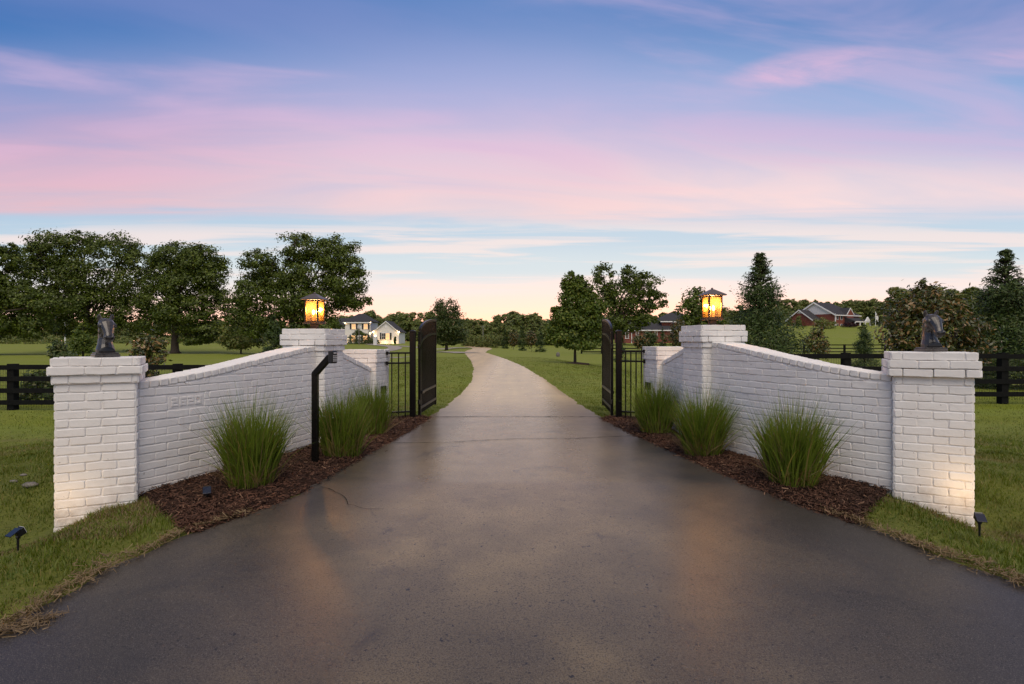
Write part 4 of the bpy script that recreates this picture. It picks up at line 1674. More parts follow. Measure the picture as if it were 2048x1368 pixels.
lawn_blades('dry_grass', 2.5, 4.1, 3.8, 4.9, 9000, 0.02, 0.06, 0.0045, 'blade_dry', lambda x, y: np.abs((y - 4.71) + (x - 3.158) * 0.554 + 0.10) < 0.16)

ye = RNG.uniform(2.2, 4.3, 700)
sdn = RNG.uniform(0, 1, 700) < 0.5
off_ = RNG.normal(0.035, 0.055, 700) * (0.6 + 0.5 * np.sin(ye * 6.1) + 0.3 * np.sin(ye * 15.0))
xe = np.where(sdn, roadL(ye) - off_, roadR(ye) + off_)
scatter_chips('dry_edge_litter', np.stack([xe, ye, T(xe, ye) + 0.018], -1), 3400, 0.02, 0.07, 0.003, 0.007, 'blade_dry', 0.022, 0.4)
# straw drifted onto the asphalt and pale stones in the grass
sx_, sy_ = gp(60, 1255, -0.12)
PS = np.stack([sx_ - 0.03 + np.linspace(-0.12, 0.09, 60) + RNG.normal(0, 0.02, 60), sy_ + np.linspace(-0.08, 0.08, 60) + RNG.normal(0, 0.045, 60), np.zeros(60)], -1)
PS[:, 2] = T(PS[:, 0], PS[:, 1]) + 0.016
scatter_chips('straw_litter', PS, 380, 0.02, 0.075, 0.002, 0.005, 'blade_dry', 0.02, 0.25)
for k, (sx2, sy2, r_) in enumerate(((28, 1004, 0.03), (47, 994, 0.026), (60, 1010, 0.055), (658, 962, 0.012))):
    p = gp(sx2, sy2, -0.22 if k < 3 else 0.0)
    mb = MB().sphere((0, 0, 0), r_, 9, 6, (1.3, 0.9, 0.45))
    mb.v = [(x * random.uniform(0.85, 1.15), y * random.uniform(0.85, 1.15), z * random.uniform(0.8, 1.2)) for x, y, z in mb.v]
    o = mb.obj('stone', 'stone', None, smooth=True, loc=(p[0], p[1], Tf(*p) + r_ * 0.25))
    tag(o, ['small pale stone in the lawn left of the outer pier, the left one', 'small pale stone in the lawn left of the outer pier, the upper one',
            'flat grey stone in bare soil left of the outer pier', 'tiny pale pebble at the mulch edge below the keypad post'][k], 'stone', 'loose stones')


# ------------------------------------------------------------------ board fences
def board_fence(label, pts, zt, hgt, nrail, group, wire=True, bw=0.14, post_w=0.20, wname='wire_mesh'):
    """posts at pts (x,y), boards between"""
    p0 = pts[len(pts) // 2]
    B = Vector((p0[0], p0[1], zt - hgt))
    t = thing('board_fence', label, 'fence', B, group=group)
    for k, (x, y) in enumerate(pts):
        MB().box((x - B.x, y - B.y - 0.0, hgt / 2 - 0.15), (post_w, post_w, hgt + 0.3)).obj('post', 'fence_paint', t)
    for k in range(len(pts) - 1):
        a, b = Vector((*pts[k], 0)), Vector((*pts[k + 1], 0))
        for r_ in range(nrail):
            z = hgt - 0.03 - bw / 2 - r_ * (hgt - 0.32) / (nrail - 1)
            q0 = a - Vector((B.x, B.y, 0)) + Vector((0.002, -post_w / 2 - 0.018, z + random.gauss(0, 0.004)))
            q1 = b - Vector((B.x, B.y, 0)) + Vector((-0.002, -post_w / 2 - 0.018, z + random.gauss(0, 0.004)))
            MB().bar(q0, q1, 0.03, bw).obj('board', 'fence_paint', t)
        if wire:
            m = MB()
            a2 = a - Vector((B.x, B.y, 0))
            b2 = b - Vector((B.x, B.y, 0))
            n = int((b2 - a2).length / 0.075)
            for i in range(1, n):
                p = a2.lerp(b2, i / n) + Vector((0, post_w / 2, 0))
                m.box((p.x, p.y, hgt * 0.46), (0.005, 0.005, hgt * 0.88))
            for i in range(14):
                z = 0.06 + i * hgt * 0.88 / 13
                m.bar(a2 + Vector((0, post_w / 2, z)), b2 + Vector((0, post_w / 2, z)), 0.005, 0.005)
            o = m.obj(wname, 'wire', t)
            tag(o, kind='stuff')
    return t


yf = 17.0
board_fence('black four board horse fence with wire on the left lawn', [(px(26, yf) + 2.45 * k, yf + 0.02 * k) for k in range(-3, 5)], pz(727.5, yf), 1.36, 4, 'black board fences')
board_fence('black four board horse fence with wire on the right lawn', [(px(2005, yf) + 2.33 * k, yf - 0.02 * k) for k in range(-4, 4)], pz(705.5, yf), 1.45, 4, 'black board fences')
board_fence('distant black board fence crossing the field below the brick house', [(11 + 3.2 * k, 90) for k in range(0, 24)], pz(688.5, 90), 1.40, 3, 'black board fences', False, 0.16, 0.25)


# ------------------------------------------------------------------ trees
def leaf_mesh(name, P, N, size, m, asp=0.55, rs=None, along=None):
    """leaves at P lying across their normals N; along: the way they point"""
    rs = rs or RNG
    n = len(P)
    N = N / np.maximum(np.linalg.norm(N, axis=1, keepdims=True), 1e-6)
    D = rs.normal(0, 1, (n, 3)) if along is None else along
    D = D - N * np.sum(D * N, axis=1, keepdims=True)
    D /= np.maximum(np.linalg.norm(D, axis=1, keepdims=True), 1e-6)
    S = np.cross(N, D)
    sz = (size * rs.uniform(0.55, 1.4, n))[:, None]
    V = np.stack([P - D * sz * 0.5, P + S * sz * asp * 0.5 + D * sz * 0.05, P + D * sz * 0.5, P - S * sz * asp * 0.5 + D * sz * 0.05], 1).reshape(-1, 3)
    return mesh_np(name, V, np.arange(4 * n).reshape(n, 4), m)


def clump_points(rs, lobes, n, per=26, shell=0.55, flat=0.7, cr=0.24):
    """points gathered in clumps over ellipsoid lobes, with the normals of their clumps"""
    vol = np.array([l[3] * l[4] + l[3] * l[5] for l in lobes])
    vol = vol / vol.sum()
    out, nrm = [], []
    for l, f in zip(lobes, vol):
        m = max(8, int(n * f))
        nc = max(5, m // per)
        d = rs.normal(0, 1, (nc, 3))
        d /= np.linalg.norm(d, axis=1, keepdims=True)
        rad = shell + (1 - shell) * rs.uniform(0, 1, nc) ** 0.6
        C = d * rad[:, None]
        k = rs.integers(0, nc, m)
        o = rs.normal(0, 1, (m, 3)) * (cr * rs.uniform(0.55, 1.35, nc))[k][:, None] * np.array([1, 1, flat])
        o = np.clip(o, -1.9 * cr, 1.9 * cr)
        q = C[k] + o
        out.append(q * np.array(l[3:6]) + np.array(l[0:3]))
        nrm.append(o / cr * 0.6 + C[k] * 0.5 + np.array([0, 0, 0.55]) + rs.normal(0, 0.55, (m, 3)))
    return np.concatenate(out), np.concatenate(nrm)


def trunk_mesh(rs, hgt, r0, lobes, lean=0.0, top=0.6, flare=1.5):
    mb = MB()
    pts = [(lean * t * hgt + rs.normal(0, 0.02) * hgt * 0.1 * t, rs.normal(0, 0.01) * hgt * t, hgt * top * t) for t in (0, 0.04, 0.15, 0.35, 0.6, 0.8, 1.0)]
    mb.tube([(p[0], p[1], p[2] - (0.1 if k == 0 else 0)) for k, p in enumerate(pts)], [r0 * flare, r0 * 1.1, r0 * 0.95, r0 * 0.82, r0 * 0.6, r0 * 0.42, r0 * 0.2], 10)
    for l in lobes:
        t0 = rs.uniform(0.30, 0.75)
        a = Vector((lean * t0 * hgt, 0, hgt * top * t0))
        b = Vector(l[:3])
        m = a.lerp(b, 0.5) + Vector((rs.normal(0, 0.05) * hgt, rs.normal(0, 0.05) * hgt, rs.normal(0.02, 0.02) * hgt))
        e = b + Vector((0, 0, l[5] * 0.5))
        mb.tube([a, a.lerp(m, 0.5), m, m.lerp(b, 0.6), e], [r0 * 0.40, r0 * 0.34, r0 * 0.26, r0 * 0.18, r0 * 0.06], 6)
        for _ in range(4):
            q = b + Vector((rs.uniform(-0.8, 0.8) * l[3], rs.uniform(-0.8, 0.8) * l[4], rs.uniform(-0.5, 0.8) * l[5]))
            mb.tube([m.lerp(b, 0.4), m.lerp(q, 0.6), q], [r0 * 0.16, r0 * 0.10, r0 * 0.04], 5)
    return mb


def tree(name, label, cat, x, y, lobes, hgt, r0, nleaf, lsize, m, seed, group=None, zb=None, top=0.6, per=26, shell=0.55, cr=0.24, asp=0.6, flare=1.5):
    rs = np.random.default_rng(seed)
    t = thing(name, label, cat, (x, y, Tf(x, y) if zb is None else zb), group=group)
    trunk_mesh(rs, hgt, r0, lobes, top=top, flare=flare).obj('trunk', 'bark', t, smooth=True)
    P, D = clump_points(rs, lobes, nleaf, per, shell, cr=cr)
    P[:, 2] = np.maximum(P[:, 2], 0.15)
    link('crown', leaf_mesh('crown', P, D, lsize, m, asp, rs), t)
    return t


def conifer(name, label, cat, x, y, hgt, rad, n, lsize, m, seed, group=None, zb=None, leader=0.25, bulge=0.75, asp=0.28):
    """dense cone of drooping sprays with an open leader"""
    rs = np.random.default_rng(seed)
    t = thing(name, label, cat, (x, y, Tf(x, y) if zb is None else zb), group=group)
    mb = MB().tube([(0, 0, -0.1), (0, 0, hgt * 0.5), (0, 0, hgt * 0.98)], [rad * 0.09, rad * 0.05, rad * 0.008], 7)
    P, D, A = [], [], []
    nb = max(60, n // 42)
    for k in range(nb):
        u = rs.uniform(0, 1) ** 1.45
        z = u * hgt
        prof = rad * (1 - u) ** bulge * (0.86 + 0.14 * math.sin(u * 9 + seed))
        if u > 1 - leader:
            prof = rad * (0.07 + 0.36 * (1 - u) / leader)
        a = rs.uniform(0, 2 * math.pi)
        Lb = prof * rs.uniform(0.78, 1.12)
        dirv = np.array([math.cos(a), math.sin(a), 0.28])
        if u > 0.55 and Lb > 0.05:
            e = dirv * Lb
            mb.tube([(0, 0, z - 0.02 * hgt), tuple(np.array([0, 0, z]) + e * 0.9)], [rad * 0.012, rad * 0.004], 4, cap=False)
        open_ = u > 1 - leader
        m_ = 15 if open_ else 42
        if open_:
            Lb = prof * rs.uniform(0.45, 1.25)
        s = rs.uniform(0.25, 1.0, m_) ** 0.6
        spread = 0.10 * rad + 0.16 * Lb
        q = np.array([0, 0, z])[None] + dirv[None] * (Lb * s)[:, None] + rs.normal(0, 1, (m_, 3)) * spread * np.array([0.55, 0.55, 0.5]) * (0.30 if open_ else 1.0)
        q[:, 2] -= 0.10 * Lb * s ** 2
        P.append(q)
        D.append(np.tile(dirv * 0.7, (m_, 1)) + rs.normal(0, 0.5, (m_, 3)) + np.array([0, 0, 0.5]))
        A.append(np.tile(dirv, (m_, 1)) + rs.normal(0, 0.5, (m_, 3)) + np.array([0, 0, 0.15]))
    P = np.concatenate(P)
    D = np.concatenate(D)
    P[:, 2] = np.clip(P[:, 2], 0.05, hgt)
    mb.obj('trunk', 'bark', t, smooth=True)
    link('crown', leaf_mesh('crown', P, D, lsize, m, asp, rs, np.concatenate(A)), t)
    return t


def L(D, *ls):
    """lobes given in photo pixels: (col, row, half width, half height) relative to a base column/row"""
    return ls


def px_lobes(D, bx, by, ls, depth=0.8):
    out = []
    for c, r_, hw, hh in ls:
        out.append(((c - bx) / F * D, random.uniform(-0.3, 0.3) * hw / F * D, (by - r_) / F * D, hw / F * D, hw / F * D * depth, hh / F * D))
    return out


def row_of(x, y):
    """photo row of the ground at world x,y"""
    return 684 + (CAMZ - Tf(x, y)) * F / y


def ptree(name, label, cat, col, D, ls, trunk_r, nleaf, lsize, m, seed, group=None, hpx=None, **kw):
    x = px(col, D)
    by = row_of(x, D)
    lobes = px_lobes(D, col, by, ls)
    hg = max(l[2] + l[5] for l in lobes)
    return tree(name, label, cat, x, D, lobes, hg, trunk_r, nleaf, lsize, m, seed, group, **kw)


OG = 'big oaks on the left lawn'
ptree('oak_tree', 'large dark oak cut by the left edge of the photo', 'tree', -30, 88,
      [(-20, 520, 46, 34), (20, 510, 24, 26), (-40, 580, 70, 40), (20, 590, 44, 36), (40, 640, 40, 34), (-20, 645, 60, 36), (60, 600, 34, 22), (95, 612, 36, 22), (70, 655, 36, 26)], 0.55, 40000, 0.38, 'leaf_oak', 21, OG, per=95, cr=0.19)
ptree('oak_tree', 'broad double crowned oak behind the left horse head', 'tree', 175, 100,
      [(105, 500, 44, 34), (150, 488, 40, 28), (222, 500, 48, 32), (262, 522, 28, 26), (90, 550, 52, 30), (160, 555, 60, 40), (240, 565, 52, 40), (70, 575, 34, 22),
       (120, 610, 52, 34), (200, 620, 60, 36), (262, 630, 40, 34), (80, 520, 36, 30), (150, 655, 46, 24)], 0.62, 58000, 0.38, 'leaf_oak', 22, OG, per=95, cr=0.19)
ptree('oak_tree', 'round crowned oak showing its trunk on the left lawn', 'tree', 350, 97,
      [(350, 515, 52, 32), (400, 520, 44, 30), (322, 545, 42, 34), (425, 560, 34, 34), (372, 570, 56, 36), (320, 600, 44, 34), (430, 612, 34, 32), (375, 625, 52, 34), (310, 645, 30, 26), (415, 662, 44, 22), (398, 680, 30, 10)], 0.62, 54000, 0.38, 'leaf_oak', 23, OG, per=95, cr=0.19, flare=1.9)
ptree('oak_tree', 'tallest spreading oak behind the left lantern', 'tree', 585, 90,
      [(486, 590, 26, 30), (482, 640, 26, 32), (595, 492, 36, 30), (660, 500, 46, 32), (700, 520, 32, 34), (520, 530, 40, 32), (560, 545, 50, 36), (625, 540, 56, 38), (690, 560, 44, 38), (510, 585, 44, 36), (580, 600, 58, 36), (650, 600, 56, 34),
       (715, 596, 28, 24), (510, 640, 40, 34), (585, 650, 52, 30), (640, 650, 40, 26)], 0.66, 64000, 0.36, 'leaf_oak', 24, OG, per=95, cr=0.19)
ptree('round_shrub', 'blue green rounded shrub tree between the two oaks', 'tree', 482, 96,
      [(482, 668, 34, 26), (470, 684, 28, 14), (500, 684, 26, 14)], 0.15, 4200, 0.40, 'leaf_far', 25, None)
ptree('shade_tree', 'dense oval shade tree left of the drive beyond the gate', 'tree', 893, 104,
      [(893, 622, 24, 26), (880, 640, 22, 24), (908, 645, 24, 24), (893, 660, 36, 20), (876, 672, 24, 14), (912, 672, 26, 14), (884, 684, 20, 7), (905, 684, 20, 7)], 0.28, 16000, 0.32, 'leaf_shrub', 26, None, per=50, cr=0.20)
ptree('maple_tree', 'young maple in a mulch ring on the right lawn', 'tree', 1150, 34.5,
      [(1150, 575, 20, 24), (1134, 566, 11, 18), (1168, 584, 20, 20), (1132, 598, 17, 15), (1156, 612, 28, 20), (1182, 622, 22, 18), (1128, 634, 22, 17), (1158, 646, 32, 20), (1194, 644, 17, 17), (1110, 658, 17, 13),
       (1136, 672, 30, 15), (1180, 674, 24, 15), (1108, 616, 8, 7), (1202, 612, 11, 11), (1142, 550, 6, 9), (1160, 556, 7, 9), (1120, 620, 12, 10), (1100, 676, 11, 8), (1205, 668, 12, 9), (1160, 690, 28, 9), (1128, 688, 14, 7), (1176, 598, 16, 12), (1146, 630, 22, 14)], 0.085, 24000, 0.165, 'leaf_maple', 27, None, per=26, shell=0.45, cr=0.30)
mr = MB().loft([[(0.9 * math.cos(a) * q, 0.9 * math.sin(a) * q, z) for a in [2 * math.pi * k / 24 for k in range(24)]] for q, z in ((1, -0.05), (0.95, 0.03), (0.2, 0.10))]).obj('mulch_ring', 'mulch', None, loc=(px(1150, 34.5), 34.5, Tf(px(1150, 34.5), 34.5)))
tag(mr, kind='structure')
ptree('oak_tree', 'open crowned oak against the sunset right of the maple', 'tree', 1240, 88,
      [(1205, 556, 22, 26), (1262, 556, 24, 24), (1290, 570, 34, 26), (1240, 590, 34, 28), (1312, 600, 22, 18), (1205, 600, 26, 30), (1270, 612, 36, 20), (1215, 640, 36, 26), (1255, 648, 34, 20), (1290, 640, 26, 12)], 0.40, 20000, 0.35, 'leaf_oak', 28, None, per=60, cr=0.20, shell=0.6)
ptree('broadleaf_tree', 'bushy tree behind the right lantern', 'tree', 1398, 80,
      [(1395, 600, 24, 24), (1382, 625, 26, 24), (1412, 625, 28, 26), (1395, 655, 36, 28), (1430, 650, 24, 26)], 0.25, 6500, 0.40, 'leaf_oak', 29, None)

# conifers
CG = 'evergreen cones planted along the fences'
conifer('cedar_tree', 'tall pointed evergreen between the right lantern and the brick house', 'tree', px(1520, 25), 25, 5.75, 2.05, 30000, 0.15, 'leaf_cedar', 31, CG, leader=0.30, bulge=0.62)
conifer('cedar_tree', 'tall pointed evergreen at the right edge of the photo', 'tree', px(2012, 23), 23, 5.55, 1.95, 28000, 0.15, 'leaf_cedar', 32, CG, leader=0.30, bulge=0.55)
conifer('cedar_tree', 'small evergreen cone before the hill lawn, beside the magnolia bush', 'tree', px(1728, 40), 40, 3.05, 1.08, 7000, 0.14, 'leaf_cedar', 33, CG, leader=0.12, bulge=0.7)
conifer('cedar_tree', 'yellow green evergreen left of the left horse head', 'tree', px(166, 27), 27, 3.05, 0.95, 7500, 0.15, 'leaf_maple', 34, CG, leader=0.2, bulge=0.6)
conifer('cedar_tree', 'dark evergreen half hidden behind the left lantern pier', 'tree', px(548, 28), 28, 3.4, 0.75, 7000, 0.16, 'leaf_cedar', 35, CG, leader=0.2, bulge=0.5)
for k, (c, D, hp, wp, lab) in enumerate([
        (1241, 52, 660, 17, 'small evergreen cone just right of the right gate post'),
        (1325, 58, 655, 13, 'small evergreen cone before the low brick house wall'),
        (1010, 112, 658, 9, 'slim evergreen cone, first in the row by the drive'),
        (1044, 108, 645, 12, 'tallest evergreen cone in the row by the drive'),
        (1080, 104, 655, 13, 'evergreen cone half behind the maple, last in the row by the drive')]):
    x = px(c, D)
    hg = (row_of(x, D) - hp) / F * D
    conifer('cedar_tree', lab, 'tree', x, D, hg, wp / F * D, 2600, 0.26 if D > 80 else 0.16, 'leaf_cedar', 40 + k, 'small evergreen cones', leader=0.06, bulge=0.75)

# magnolias and shrubs
MG = 'magnolias with bronze leaves'
ptree('magnolia_tree', 'wide magnolia with bronze leaves behind the right horse head', 'tree', 1862, 20.5,
      [(1852, 602, 46, 34), (1808, 630, 44, 34), (1880, 620, 44, 36), (1845, 655, 62, 40), (1905, 655, 40, 34), (1950, 668, 36, 26), (1800, 680, 40, 30), (1870, 700, 70, 34), (1940, 705, 44, 28), (1815, 720, 40, 26), (1850, 572, 14, 14)],
      0.09, 8500, 0.17, 'leaf_magnolia', 51, MG, per=14, shell=0.5, asp=0.40, cr=0.26)
ptree('magnolia_tree', 'upright bronze magnolia before the hill lawn', 'tree', 1636, 40,
      [(1634, 660, 14, 18), (1630, 682, 22, 16), (1642, 690, 20, 18), (1634, 705, 24, 14)], 0.05, 2600, 0.17, 'leaf_magnolia', 52, MG, per=14, shell=0.4, asp=0.42)
ptree('magnolia_tree', 'small bronze magnolia over the fence right of the left horse head', 'tree', 292, 21,
      [(290, 690, 26, 24), (310, 685, 20, 18), (280, 712, 28, 22), (308, 718, 26, 22), (290, 745, 30, 26)], 0.05, 2100, 0.15, 'leaf_magnolia', 53, MG, per=14, shell=0.45, asp=0.42)
ptree('magnolia_tree', 'white flowered magnolia left of the right lantern pier', 'tree', 1356, 46,
      [(1355, 655, 15, 16), (1348, 675, 18, 16), (1364, 680, 16, 16)], 0.05, 2000, 0.19, 'leaf_magnolia', 54, MG, per=14, shell=0.4, asp=0.42)
SG = 'low shrubs on the lawns'
for k, (c, D, ls, m, lab) in enumerate([
        (72, 18.6, [(72, 765, 26, 26), (60, 785, 22, 18), (88, 780, 18, 22)], 'leaf_shrub', 'dark green shrub seen through the left fence'),
        (118, 24, [(118, 700, 16, 16), (130, 712, 22, 12)], 'leaf_shrub', 'low green bush left of the yellow green evergreen'),
        (1278, 60, [(1280, 684, 13, 14)], 'leaf_magnolia', 'rounded bush before the brick wall near the right gate'),
        (1302, 62, [(1300, 678, 14, 16)], 'leaf_shrub', 'rounded green bush before the low brick house'),
        (1027, 112, [(1027, 678, 10, 15)], 'leaf_magnolia', 'reddish bush between two evergreen cones by the drive, left one'),
        (1063, 108, [(1063, 678, 11, 16)], 'leaf_magnolia', 'reddish bush between two evergreen cones by the drive, right one'),
        (1000, 114, [(1000, 682, 9, 11)], 'leaf_far', 'round green bush left of the evergreen row by the drive'),
        (1690, 150, [(1712, 640, 4, 4)], 'leaf_far', 'green bush beside the brick house porch')]):
    if k == 7:
        continue
    ptree('garden_shrub', lab, 'shrub', c, D, ls, 0.03, 1500, 0.14 if D < 30 else (0.2 if D < 80 else 0.26), m, 60 + k, SG, per=18, shell=0.45)

# clipped hedge plants along the drive
for k in range(8):
    c = 928 + k * 9.2
    D = 142 - k * 3.2
    x = px(c, D)
    by = row_of(x, D)
    hh = (by - 671 + (2 if k % 2 else 0)) / 2
    ptree('hedge_plant', 'clipped hedge plant in the row left of the evergreen cones by the drive', 'hedge', c, D, [(c, by - hh, 7.5, hh)], 0.04, 1000, 0.30, 'leaf_far', 80 + k, 'hedge row beside the drive', per=20, shell=0.6)

# far woods: tree by tree, a few shapes copied
protos = []
for k in range(5):
    rs = np.random.default_rng(200 + k)
    lb = []
    for j in range(9):
        a = rs.uniform(0, 6.28)
        rr = rs.uniform(0, 3.4)
        z = rs.uniform(3.0, 11.5)
        s_ = rs.uniform(1.7, 3.0) * (1.15 - z / 22)
        lb.append((rr * math.cos(a) * (1.2 - z / 16), rr * math.sin(a) * (1.2 - z / 16), z, s_, s_, s_ * 0.85))
    lb.append((0, 0, 2.0, 3.2, 3.2, 2.0))
    protos.append((lb, rs, k))
first = {}
FG = 'trees of the far tree line'


def far_tree(col, D, top, label, k, wide=1.0):
    x = px(col, D)
    by = row_of(x, D)
    hg = (by - top) / F * D
    sc = hg / 13.4
    if k not in first:
        lb, rs, kk = protos[k]
        first[k] = tree('woodland_tree', label, 'tree', x, D, lb, 13.0, 0.28, 6500, 0.74, 'leaf_far', 300 + k, FG, per=30, shell=0.6)
        first[k].scale = (sc * wide, sc * wide, sc)
        return first[k]
    return copy_thing(first[k], (x, D, Tf(x, D)), random.uniform(0, 6.28), (sc * wide, sc * wide, sc), label, FG)


rsf = random.Random(5)


def skyline(cols, fn, D0, D1, step, label, wide=1.0):
    c = cols[0]
    while c < cols[1]:
        D = rsf.uniform(D0, D1)
        far_tree(c, D, fn(c) + rsf.uniform(-5, 6), label, rsf.randrange(5), wide * rsf.uniform(0.9, 1.25))
        c += step * rsf.uniform(0.75, 1.25)


skyline((-60, 560), lambda c: 634, 185, 230, 20, 'woodland tree in the far line behind the left oaks', 1.2)
skyline((640, 760), lambda c: 628, 200, 240, 20, 'woodland tree in the far line behind the white house', 1.1)
skyline((742, 900), lambda c: 622, 195, 240, 15, 'woodland tree in the far line above the white garage', 1.0)
skyline((900, 985), lambda c: 634, 200, 250, 13, 'woodland tree in the far line at the end of the drive', 1.0)
skyline((985, 1105), lambda c: 620 + abs(c - 1040) * 0.18, 180, 230, 14, 'woodland tree in the far line behind the evergreen row', 1.1)
skyline((1105, 1400), lambda c: 628 - (c - 1105) * 0.02, 190, 250, 16, 'woodland tree in the far line behind the maple and low brick house', 1.2)
skyline((1400, 1560), lambda c: 612, 200, 250, 16, 'woodland tree in the far line right of the right lantern', 1.2)
skyline((1545, 1800), lambda c: 597 + 3 * math.sin(c * 0.05), 215, 270, 15, 'woodland tree on the hill behind the large brick house', 1.1)
skyline((1790, 2140), lambda c: 570 + 6 * math.sin(c * 0.03), 170, 240, 21, 'woodland tree on the hill behind the right horse head', 1.2)
skyline((1560, 1600), lambda c: 632, 168, 176, 22, 'woodland tree beside the large brick house', 0.8)
skyline((1722, 1800), lambda c: 632, 172, 182, 26, 'woodland tree beside the flag of the large brick house', 0.9)

# low hedge along the far left lawn
for k in range(14):
    c = -20 + k * 44 + rsf.uniform(-8, 8)
    D = rsf.uniform(150, 165)
    ptree('hedge_plant', 'low bush in the far hedge under the left oaks', 'hedge', c, D, [(c, 682, rsf.uniform(18, 26), rsf.uniform(7, 11))], 0.04, 700, 0.42, 'leaf_far', 120 + k, 'far hedge under the left oaks', per=20)


# ------------------------------------------------------------------ houses
def wall_block(mb, x0, x1, y0, y1, z0, z1):
    mb.box(((x0 + x1) / 2, (y0 + y1) / 2, (z0 + z1) / 2), (x1 - x0, y1 - y0, z1 - z0))


def hip_roof(x0, x1, y0, y1, z, rise, over=0.4, ridge_in=None, th=0.18):
    x0 -= over; x1 += over; y0 -= over; y1 += over
    ri = (y1 - y0) / 2 if ridge_in is None else ridge_in
    ym = (y0 + y1) / 2
    a, b = Vector((x0 + ri, ym, z + rise)), Vector((x1 - ri, ym, z + rise))
    mb = MB()
    mb.v = [(x0, y0, z), (x1, y0, z), (x1, y1, z), (x0, y1, z), (x0, y0, z + th), (x1, y0, z + th), (x1, y1, z + th), (x0, y1, z + th), tuple(a), tuple(b)]
    mb.f = [(0, 3, 2, 1), (0, 1, 5, 4), (1, 2, 6, 5), (2, 3, 7, 6), (3, 0, 4, 7), (4, 5, 9, 8), (5, 6, 9), (6, 7, 8, 9), (7, 4, 8)]
    return mb


def gable_roof(x0, x1, y0, y1, z, rise, over=0.35, th=0.16, axis='y'):
    """ridge along axis; two sloping slabs"""
    mb = MB()
    if axis == 'y':
        xm = (x0 + x1) / 2
        k = rise / ((x1 - x0) / 2)
        for s_ in (-1, 1):
            xe = xm + s_ * ((x1 - x0) / 2 + over)
            ze = z - over * k
            P = [(xm, y0 - over, z + rise), (xe, y0 - over, ze), (xe, y0 - over, ze + th), (xm, y0 - over, z + rise + th)]
            if s_ > 0:
                P = P[::-1]
            mb.prism(P, (0, y1 - y0 + 2 * over, 0))
    else:
        ym = (y0 + y1) / 2
        k = rise / ((y1 - y0) / 2)
        for s_ in (-1, 1):
            ye = ym + s_ * ((y1 - y0) / 2 + over)
            ze = z - over * k
            P = [(x0 - over, ym, z + rise), (x0 - over, ye, ze), (x0 - over, ye, ze + th), (x0 - over, ym, z + rise + th)]
            if s_ < 0:
                P = P[::-1]
            mb.prism(P, (x1 - x0 + 2 * over, 0, 0))
    return mb


def window(t, x, y, z, w_, h_, lit=False, shut=0.0, face=0, frame='white_trim', mull=True, arch=False):
    """on a wall facing -y (face 0) or -x (face 1); x,y centre on the wall plane"""
    def bx(m, du, dv, su, sv, out, dp):
        if face == 0:
            m.box((x + du, y - out, z + dv), (su, dp, sv))
        else:
            m.box((x - out, y + du, z + dv), (dp, su, sv))
    f = MB()
    e = 0.09
    bx(f, 0, h_ / 2, w_ + 2 * e, e, 0.04, 0.10)
    bx(f, 0, -h_ / 2 - 0.02, w_ + 2 * e + 0.1, e, 0.05, 0.14)
    bx(f, -w_ / 2 - e / 2, 0, e, h_ - e, 0.04, 0.10)
    bx(f, w_ / 2 + e / 2, 0, e, h_ - e, 0.04, 0.10)
    if mull:
        bx(f, 0, 0, w_, 0.05, 0.055, 0.05)
        bx(f, 0, 0, 0.04, h_ - e * 1.2, 0.05, 0.04)
    fo = f.obj('window', frame, t)
    p = MB()
    bx(p, 0, 0, w_, h_ - 0.02, 0.02, 0.03)
    p.obj('pane', 'window_lit' if lit else 'glass_dark', fo)
    if shut:
        for s_ in (-1, 1):
            m = MB()
            bx(m, s_ * (w_ / 2 + e + shut / 2 + 0.02), 0, shut, h_ + 0.1, 0.035, 0.06)
            m.obj('shutter', 'shutter', t)
    return fo


def wall_lamp(t, x, y, z, energy=0.0, r_=0.14):
    MB().sphere((x, y - 0.15, z), r_, 8, 6).obj('wall_lamp', 'lamp_lit', t, smooth=True)
    if energy:
        ld = bpy.data.lights.new('wall_lamp_light', 'POINT')
        ld.energy = energy
        ld.color = (1.0, 0.62, 0.30)
        ld.shadow_soft_size = 0.2
        lo = bpy.data.objects.new('wall_lamp_light', ld)
        COL.objects.link(lo)
        lo.parent = t
        lo.location = (x, y - 0.55, z)


# white farmhouse and its garage
D = 158.0
S = D / F              # metres per photo pixel there
hx0 = px(712, D)
zb = pz(689.5, D)
wh = thing('white_house', 'white two storey house with dark hipped roof and black shutters', 'house', (hx0, D, zb))


def hxp(c):
    return (c - 712) * S


def hzp(r_):
    return (689.5 - r_) * S


m = MB()
wall_block(m, hxp(690), hxp(741), 0, 8.5, -1.5, hzp(644))
m.obj('wall', 'white_wall', wh)
hip_roof(hxp(690), hxp(741), 0, 8.5, hzp(644), hzp(626) - hzp(644), 0.5, 3.2).obj('roof', 'shingle', wh)
m = MB().box(((hxp(690) + hxp(741)) / 2, -0.42, hzp(645.2)), (hxp(741) - hxp(690) + 0.9, 0.12, 0.3))
m.obj('cornice', 'white_trim', wh)
m = MB()
wall_block(m, hxp(660), hxp(690), 0.9, 7.5, -1.5, hzp(652))
m.obj('side_wing', 'white_wall', wh)
gable_roof(hxp(660), hxp(690) - 0.05, 0.9, 7.5, hzp(652), 2.2, 0.4, axis='x').obj('wing_roof', 'shingle', wh)
for c in (707.5, 731.5):
    window(wh, hxp(c), 0, hzp(653), 1.05, 1.5, True, 0.42)
for c in (707, 730.5):
    window(wh, hxp(c), 0, hzp(677), 1.15, 2.0, True, 0.42)
MB().tube([(hxp(738.5), -0.2, -1), (hxp(738.5), -0.2, hzp(646))], 0.09, 6).obj('downpipe', 'shutter', wh)
for c, r_ in ((741.5, 645), (741, 667), (691, 646)):
    wall_lamp(wh, hxp(c), -0.2, hzp(r_), 0, 0.16)
